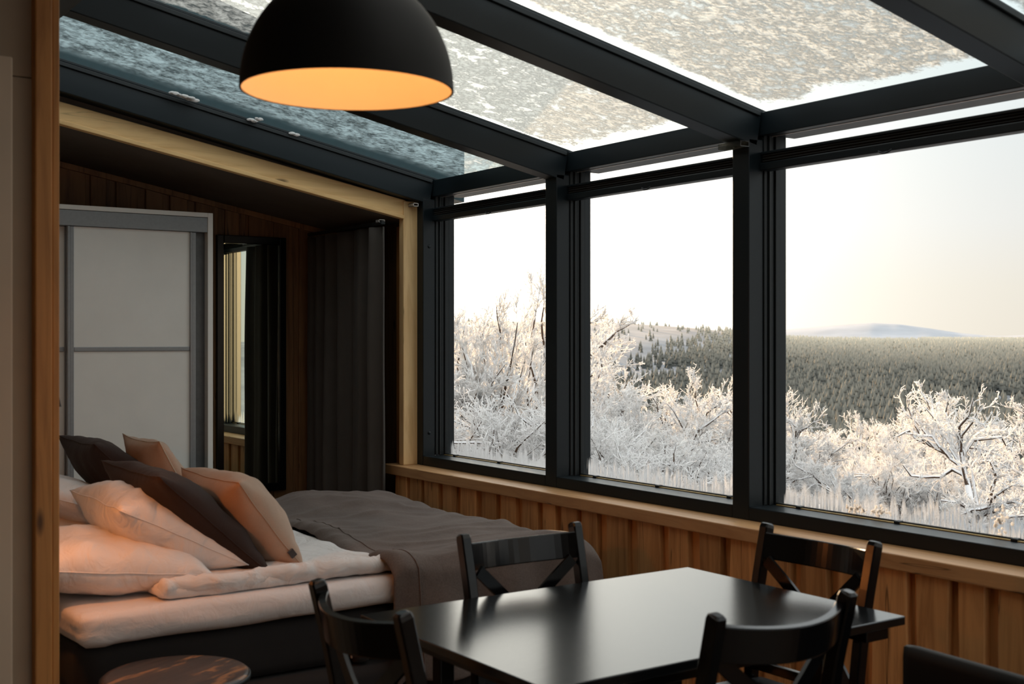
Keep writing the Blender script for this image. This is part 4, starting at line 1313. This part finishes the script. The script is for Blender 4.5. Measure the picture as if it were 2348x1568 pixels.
# ------------------------------------------------------------------ the land outside
BASE_R = np.array([0, 6, 10, 20, 30, 60, 120, 300, 600, 1500, 3000, 6000, 20000.])
BASE_Z = np.array([-0.9, -1.0, -1.15, -1.75, -2.7, -8.0, -18, -35, -42, -44, -45, -45, -45.])
def phi_px(px): return YAW + math.atan((px - 1174) / FPX)
HP = [(-4000, 772), (0, 745), (1035, 737), (1335, 738), (1420, 741), (1500, 746), (1600, 753), (1680, 762), (1780, 783), (1900, 789), (2000, 792), (2348, 794), (4000, 794)]
H_PHI = np.array([phi_px(p) for p, _ in HP])
H_E = np.array([(775 - q) / FPX / math.sqrt(1 + ((p - 1174) / FPX) ** 2) for p, q in HP])
def sstep(x): 
    x = np.clip(x, 0, 1)
    return x * x * (3 - 2 * x)
def ground(phi, r):
    """height of the land, vectorised; phi from +Y towards +X"""
    base = np.interp(r, BASE_R, BASE_Z)
    e = np.interp(phi, H_PHI, H_E)
    ridge = CAMZ + e * 1900
    flat = np.interp(1900.0, BASE_R, BASE_Z)
    up_ = np.maximum(ridge - flat, 0)
    rise = sstep((r - 420) / 1480) * (1 - sstep((r - 2000) / 3000))
    wav = 1.6 * np.sin(phi * 37 + r * 0.006) + 1.1 * np.sin(phi * 83 - r * 0.011)
    return base + up_ * rise + wav * sstep((r - 150) / 300) * (1 - sstep((r - 1200) / 600))
phis = np.radians(np.concatenate([np.arange(-25, 28, 3.0), np.arange(28, 64, 0.5), np.arange(64, 200, 4.0)]))
rs = np.concatenate([np.linspace(5.2, 40, 24), np.geomspace(44, 15000, 90)])
PH_, RR = np.meshgrid(phis, rs, indexing='ij')
ZZ = ground(PH_, RR)
near_wob = np.array([[0.12 * nz(a * 14, b * 0.35, 2) for b in rs] for a in phis]) * (RR < 60)
ZZ = ZZ + near_wob
V = np.stack([RR * np.sin(PH_), RR * np.cos(PH_), ZZ], -1).reshape(-1, 3)
nR = len(rs)
F = [(i * nR + j, (i + 1) * nR + j, (i + 1) * nR + j + 1, i * nR + j + 1) for i in range(len(phis) - 1) for j in range(nR - 1)]
# keep the ground outside the house
def inside(i): return V[i][0] < 3.9 and V[i][1] < 7.4 and V[i][1] > -3.4
F = [f for f in F if not all(inside(k) for k in f)]
gd = from_np('ground', V.tolist(), [tuple(reversed(f)) for f in F], M['terrain'], None, True)
tag(gd, 'snow covered land falling away to the valley and the long hill', 'ground', kind='structure')

# the far fell
MP = [(1300, 790), (1500, 775), (1600, 766), (1700, 761), (1780, 757), (1850, 751), (1900, 747), (1950, 743), (2000, 740), (2060, 743), (2120, 751), (2200, 763), (2260, 769), (2300, 770), (2348, 768), (2450, 762), (2600, 764), (2800, 775), (3100, 790)]
M_PHI = np.array([phi_px(p) for p, _ in MP])
M_H = np.array([(775 - q) / FPX / math.sqrt(1 + ((p - 1174) / FPX) ** 2) * 10000 for p, q in MP])
mph = np.linspace(M_PHI[0], M_PHI[-1], 180)
mr2 = np.linspace(7600, 13000, 26)
mv, mf = [], []
for a in mph:
    h = float(np.interp(a, M_PHI, M_H)) + CAMZ
    for b in mr2:
        s = float(sstep(np.array((b - 7600) / 2400))) if b <= 10000 else 1 - float(sstep(np.array((b - 10000) / 3000)))
        z = -46 + (h + 46) * s + (6 * fbm(a * 40, b * 0.0012, 3) * s * (1 - s) * 4 if b < 10000 else 0)
        mv.append((b * math.sin(a), b * math.cos(a), z))
k = len(mr2)
for i in range(len(mph) - 1):
    for j in range(k - 1):
        mf.append((i * k + j, i * k + j + 1, (i + 1) * k + j + 1, (i + 1) * k + j))
fe = from_np('mountain', mv, mf, M['fell'], None, True)
tag(fe, 'low haze-tinted snow fell on the far horizon', 'mountain', kind='structure')

# ------------------------------------------------------------------ spruce forest in the valley
def spruce_geo(tiers, sides, rng):
    vs, fs = [], []
    for k in range(tiers):
        z0 = 0.06 + 0.86 * k / tiers
        z1 = min(1.0, z0 + 1.35 / tiers + 0.05)
        r = 0.19 * (1 - k / tiers) ** 0.85 + 0.02
        b = len(vs)
        off = rng.uniform(0, 6)
        for s in range(sides):
            a = off + 2 * PI * s / sides
            q = r * rng.uniform(0.8, 1.15)
            vs.append((q * math.cos(a), q * math.sin(a), z0 + rng.uniform(-0.02, 0.02)))
        vs.append((0, 0, z1))
        for s in range(sides):
            fs.append((b + s, b + (s + 1) % sides, b + sides))
    return vs, fs
def spruce_mesh(seed):
    rng = random.Random(seed)
    vs, fs = spruce_geo(6, 7, rng)
    me = bpy.data.meshes.new('spruce_tree')
    me.from_pydata(vs, [], fs)
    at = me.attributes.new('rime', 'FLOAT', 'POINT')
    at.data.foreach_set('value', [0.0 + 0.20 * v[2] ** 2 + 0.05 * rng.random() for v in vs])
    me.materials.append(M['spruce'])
    return me
sp_meshes = [spruce_mesh(s) for s in range(5)]
def clearing(x, y):
    return mn.noise(Vector((x * 0.008, y * 0.008, 3.0)))
pts = []
rng = random.Random(11)
cand = []
occ = set()
while len(cand) < 32000:
    a = rng.uniform(math.radians(30.5), math.radians(59))
    u = rng.random()
    r = 330 + (u ** 1.8) * 4300
    z = float(ground(np.array(a), np.array(r)))
    e = (z - CAMZ) / r
    hill_share = min(1, max(0, (float(np.interp(a, H_PHI, H_E)) + 0.007) / 0.02))
    # the open upper hill side carries few trees
    if hill_share > 0.05 and r > 700:
        if r > 1900: continue
        lim = (r - 700) / 1100
        if rng.random() < min(0.985, hill_share * (0.85 + 0.6 * lim)): continue
    x_, y_ = r * math.sin(a), r * math.cos(a)
    if r < 1300 and clearing(x_, y_) > 0.42: continue
    if r < 1000:
        cell = (int(x_ // 2.3), int(y_ // 2.3))
        if any((cell[0] + i_, cell[1] + j_) in occ for i_ in (-1, 0, 1) for j_ in (-1, 0, 1)): continue
        occ.add(cell)
    cand.append((r, a, x_, y_, z, 1 - 0.55 * hill_share * min(1, max(0, (r - 700) / 1100))))
cand.sort()
# first the 300 that show largest: each a thing of its own
for k, (r, a, x_, y_, z, hf) in enumerate(cand[:300]):
    o = bpy.data.objects.new('spruce_tree', sp_meshes[k % 5])
    C.objects.link(o)
    h = rng.uniform(8.0, 13.5)
    o.location = (x_, y_, z - 0.3); o.scale = (h, h, h); o.rotation_euler = (0, 0, rng.uniform(0, 6))
    tag(o, 'slender frosted spruce among the nearest trees of the valley forest', 'tree', 'nearest spruces of the valley forest')
rest = cand[300:]
vs0, fs0 = spruce_geo(3, 5, random.Random(3))
vs0 = np.array(vs0); fs0 = np.array(fs0)
n = len(rest)
A = np.array(rest)
hh = A[:, 5] * RNG.uniform(7.0, 13.0, n) * (1 + np.clip((A[:, 0] - 1500) / 3000, 0, 0.4))
wdt = RNG.uniform(0.85, 1.25, n) * (1 + np.clip((A[:, 0] - 1200) / 1500, 0, 0.9))
rot = RNG.uniform(0, 6.28, n)
c_, s_ = np.cos(rot), np.sin(rot)
vx = (vs0[None, :, 0] * c_[:, None] - vs0[None, :, 1] * s_[:, None]) * (hh * wdt)[:, None] + A[:, 2][:, None]
vy = (vs0[None, :, 0] * s_[:, None] + vs0[None, :, 1] * c_[:, None]) * (hh * wdt)[:, None] + A[:, 3][:, None]
vz = vs0[None, :, 2] * hh[:, None] + A[:, 4][:, None] - 0.3
VV = np.stack([vx, vy, vz], -1).reshape(-1, 3)
FF = (fs0[None] + (np.arange(n) * len(vs0))[:, None, None]).reshape(-1, 3)
me = bpy.data.meshes.new('forest')
me.vertices.add(len(VV)); me.vertices.foreach_set('co', VV.astype(np.float32).ravel())
me.loops.add(FF.size); me.loops.foreach_set('vertex_index', FF.astype(np.int32).ravel())
me.polygons.add(len(FF)); me.polygons.foreach_set('loop_start', np.arange(0, FF.size, 3, dtype=np.int32))
me.update(calc_edges=True)
rime_sun = 0.0 + 0.20 * vs0[None, :, 2] ** 2 + RNG.uniform(0, 0.09, n)[:, None] + (0.95 * np.clip((A[:, 0] - 1000) / 1400, 0, 1))[:, None]  # far trees paler: sunlit distance and shaded near valley put into the colour
at = me.attributes.new('rime', 'FLOAT', 'POINT'); at.data.foreach_set('value', rime_sun.astype(np.float32).ravel())
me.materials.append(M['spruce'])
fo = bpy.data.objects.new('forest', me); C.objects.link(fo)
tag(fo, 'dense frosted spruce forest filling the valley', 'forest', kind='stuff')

# ------------------------------------------------------------------ rime covered birches just outside
def prisms(segs, sides=3):
    """segs: array (n, 8) = p(3) q(3) r0 r1 -> vertices, faces"""
    S_ = np.array(segs)
    p, q = S_[:, 0:3], S_[:, 3:6]
    d = q - p
    d /= np.maximum(np.linalg.norm(d, axis=1, keepdims=True), 1e-9)
    ref = np.where(np.abs(d[:, 2:3]) > 0.9, np.array([[1.0, 0, 0]]), np.array([[0, 0, 1.0]]))
    a = np.cross(d, ref); a /= np.linalg.norm(a, axis=1, keepdims=True)
    b = np.cross(d, a)
    vs, n = [], len(S_)
    for (c, r) in ((p, S_[:, 6]), (q, S_[:, 7])):
        for k in range(sides):
            t = 2 * PI * k / sides
            vs.append(c + (a * math.cos(t) + b * math.sin(t)) * r[:, None])
    Vv = np.stack(vs, 1).reshape(-1, 3)
    base = np.arange(n) * (2 * sides)
    fs = []
    for k in range(sides):
        k2 = (k + 1) % sides
        fs.append(np.stack([base + k, base + k2, base + sides + k2, base + sides + k], -1))
    Ff = np.concatenate(fs, 0)
    return Vv, Ff
def quick_mesh(name, V_, F_, mat, smooth=False):
    me = bpy.data.meshes.new(name)
    k = F_.shape[1]
    me.vertices.add(len(V_)); me.vertices.foreach_set('co', V_.astype(np.float32).ravel())
    me.loops.add(F_.size); me.loops.foreach_set('vertex_index', F_.astype(np.int32).ravel())
    me.polygons.add(len(F_)); me.polygons.foreach_set('loop_start', np.arange(0, F_.size, k, dtype=np.int32))
    me.update(calc_edges=True)
    me.materials.append(mat)
    if smooth: me.shade_smooth()
    return me
def grow(seed, stems=2, spread=0.42, upright=0.5, gnarl=0.16, sparse=False):
    """unit-height birch: wood segments and rimed twig segments"""
    rg = random.Random(seed)
    wood_s, twig_s = [], []
    def rv(s): return Vector((rg.gauss(0, s), rg.gauss(0, s), rg.gauss(0, s)))
    def branch(p, d, L, r, lvl):
        nseg = (7, 5, 4, 3)[lvl]
        kids = ((7, 6, 5, 0) if sparse else (9, 7, 6, 0))[lvl]
        pts_ = [p.copy()]
        for i in range(nseg):
            d = (d + rv(gnarl * (1 if lvl == 0 else 1.3)) + Vector((0, 0, 0.10 * upright if lvl else 0.06))).normalized()
            p = p + d * (L / nseg)
            pts_.append(p.copy())
        for i in range(nseg):
            t0, t1 = i / nseg, (i + 1) / nseg
            ra, rb_ = r * (1 - 0.75 * t0), r * (1 - 0.75 * t1)
            a, b = pts_[i], pts_[i + 1]
            (wood_s if lvl < 2 else twig_s).append((*a, *b, ra, rb_))
            if lvl == 1:   # rime riding on the branches
                twig_s.append((a.x, a.y, a.z + ra * 0.8, b.x, b.y, b.z + rb_ * 0.8, ra * 1.05, rb_ * 1.05))
        if kids:
            for k in range(kids + (6 if lvl == 0 else 0)):
                t = rg.uniform((0.42 if sparse else 0.25) if lvl == 0 else 0.12, 1.0)
                i = min(int(t * nseg), nseg - 1)
                q = pts_[i].lerp(pts_[i + 1], t * nseg - i)
                base_d = (pts_[i + 1] - pts_[i]).normalized()
                side = rv(1.0); side = (side - base_d * side.dot(base_d)).normalized()
                nd = (base_d * 0.85 + side * rg.uniform(0.45, 0.85) + Vector((0, 0, 0.2 * upright))).normalized()
                branch(q, nd, L * (0.52 if lvl == 0 else 0.50) * rg.uniform(0.65, 1.15) * (1.15 - 0.5 * t), max(r * 0.42, 0.0022), lvl + 1)
    for s in range(stems):
        a = rg.uniform(0, 2 * PI)
        sp_ = spread * (0.12 if s == 0 else 1.0)
        d = Vector((math.cos(a) * sp_ * rg.uniform(0.3, 1), math.sin(a) * sp_ * rg.uniform(0.3, 1), 1)).normalized()
        branch(Vector((rg.gauss(0, 0.03), rg.gauss(0, 0.03), -0.02)), d, 1.0 if s == 0 else rg.uniform(0.6, 0.8), 0.030 if sparse else 0.020, 0)
    # fluffy rime spikes along the twigs
    extra = []
    for sgm in twig_s:
        a, b = Vector(sgm[0:3]), Vector(sgm[3:6])
        for k in range(1):
            q = a.lerp(b, rg.random())
            dd = ((b - a).normalized() * 1.0 + rv(0.55)).normalized()
            L = rg.uniform(0.010, 0.028)
            e = q + dd * L
            extra.append((*q, *e, 0.0026, 0.0018))
    tw = np.array(twig_s)
    tw[:, 6:8] = np.maximum(tw[:, 6:8], 0.0025)
    allt = np.concatenate([tw, np.array(extra)], 0)
    top = max(allt[:, 5].max(), 0.01)
    wd_ = np.array(wood_s)
    for arr in (allt, wd_): arr[:, 0:8] /= top
    ti = int(np.argmax(allt[:, 5]))
    return wd_, allt, (float(allt[ti, 3]), float(allt[ti, 4]))
kinds = []
for s, (st_, spd, upr, gn) in enumerate(((3, 0.55, 0.6, 0.15), (2, 0.35, 0.9, 0.13), (4, 0.75, 0.4, 0.18), (3, 0.5, 0.8, 0.14), (5, 0.9, 0.3, 0.18), (2, 0.45, 0.5, 0.26))):
    w_, t_, tip_ = grow(100 + s, st_, spd, upr, gn, s == 5)
    v1, f1 = prisms(w_, 6)
    v2, f2 = prisms(t_, 3)
    kinds.append((quick_mesh('trunk', v1, f1, M['bark'], True), quick_mesh('twigs', v2, f2, M['rime']), tip_))
print('birch quads', [len(k[1].polygons) for k in kinds])
def birch(px, f, ytop, kind, label, group=None, rz=None, wide=1.0, by_root=False):
    x, y = ray(px, f)
    r = math.hypot(x, y); ph = math.atan2(x, y)
    z0 = float(ground(np.array(ph), np.array(r))) - 0.05
    h = CAMZ + (775 - ytop) / FPX * f - z0
    rz = rz if rz is not None else random.uniform(0, 6)
    tx, ty = (0.0, 0.0) if by_root else kinds[kind][2]        # the tip, not the root, stands at (x, y)
    x -= (tx * math.cos(rz) - ty * math.sin(rz)) * h * wide
    y -= (tx * math.sin(rz) + ty * math.cos(rz)) * h * wide
    root = empty('birch_tree', (x, y, z0), rz, label, 'tree', group)
    root.scale = (h * wide, h * wide, h)
    for nm, me in (('trunk', kinds[kind][0]), ('twigs', kinds[kind][1])):
        o = bpy.data.objects.new(nm, me); C.objects.link(o); o.parent = root
        if nm == 'twigs': o['kind'] = 'stuff'
    return root
GB = 'frosted birches beyond the right picture edge'
LB = 'white rime covered birch beside the house beyond the right picture edge'
birch(1236, 17, 598, 3, 'tallest frosted birch, its tip beside the black post of the narrow window', wide=0.8)
birch(1180, 16, 655, 1, 'tall frosted birch in the middle of the narrow window', wide=0.9)
birch(1065, 17, 700, 0, 'frosted birch at the left edge of the narrow window', wide=0.8)
birch(1590, 20, 832, 3, 'frosted birch with the highest crown right of centre in the middle window', wide=0.95)
birch(1375, 19, 812, 0, 'frosted birch with tall crown at the left of the middle window', wide=0.9)
birch(1810, 18, 885, 3, 'frosted birch beside the post at the left of the right window', wide=0.9)
birch(2255, 15.0, 880, 5, 'gnarled frosted birch with dark snowy trunk in the right window', rz=2.0, wide=0.95, by_root=True)
birch(1950, 28, 938, 1, 'slim frosted birch with pointed crown left of centre in the right window', wide=1.0)
birch(2065, 30, 940, 3, 'frosted birch with rounded crown in the middle of the right window', wide=1.0)
others = [(1120, 21, 700, 0), (1215, 22, 700, 3), (1300, 23, 690, 0), (1430, 24, 838, 0), (1490, 22, 880, 2), (1535, 24, 870, 3), (1650, 24, 905, 0), (1700, 22, 895, 2), (1745, 20, 890, 0),
          (1850, 25, 930, 2), (1900, 30, 975, 0), (2010, 26, 965, 3), (2110, 32, 925, 0), (2165, 27, 925, 2), (2210, 25, 905, 0), (2335, 23, 925, 3), (2420, 22, 900, 0), (2520, 20, 880, 2),
          (1340, 21, 850, 2), (1460, 20, 900, 3),
          # second, lower row in front that closes the white mass
          (1060, 15, 860, 2), (1130, 14, 900, 4), (1200, 15, 860, 2), (1260, 14, 900, 4), (1330, 15, 930, 2), (1390, 14, 950, 4), (1450, 15, 960, 2), (1520, 15.5, 950, 4), (1580, 16, 960, 2), (1640, 15, 985, 4), (1700, 16, 990, 2),
          (1770, 17, 1000, 4), (1830, 17, 1010, 2), (1900, 20, 1040, 4), (1970, 21, 1035, 2), (2040, 20, 1040, 4), (2110, 21, 1030, 2), (2180, 22, 1000, 4), (2400, 18, 1050, 4),
          (1100, 18, 800, 0), (1230, 19, 790, 3), (1400, 18, 880, 2), (1560, 19, 900, 0), (1680, 19, 940, 3), (1880, 24, 985, 0), (2080, 25, 985, 2), (2240, 24, 960, 0)]
for (px, f, yt, kd) in others:
    row = 'low in the front row' if f <= 17.5 or yt > 1020 else 'behind the front row'
    pane = 'narrow left window' if px < 1290 else 'middle window' if px < 1730 else 'right window'
    birch(px, f, yt, kd, 'rime covered birch %s of the thicket in the %s' % (row, pane), 'frosted birches %s in the %s' % (row, pane), wide=random.uniform(1.0, 1.25))
# a few more beside the house, towards the camera's right and in the mirror's view
for k in range(9):
    ph = math.radians(random.uniform(64, 150)); r = random.uniform(13, 26)
    x, y = r * math.sin(ph), r * math.cos(ph)
    root = empty('birch_tree', (x, y, float(ground(np.array(ph), np.array(r))) - 0.05), random.uniform(0, 6), LB, 'tree', GB)
    h = random.uniform(1.8, 2.6); root.scale = (h, h, h)
    for nm, me in (('trunk', kinds[k % 5][0]), ('twigs', kinds[k % 5][1])):
        o = bpy.data.objects.new(nm, me); C.objects.link(o); o.parent = root
        if nm == 'twigs': o['kind'] = 'stuff'
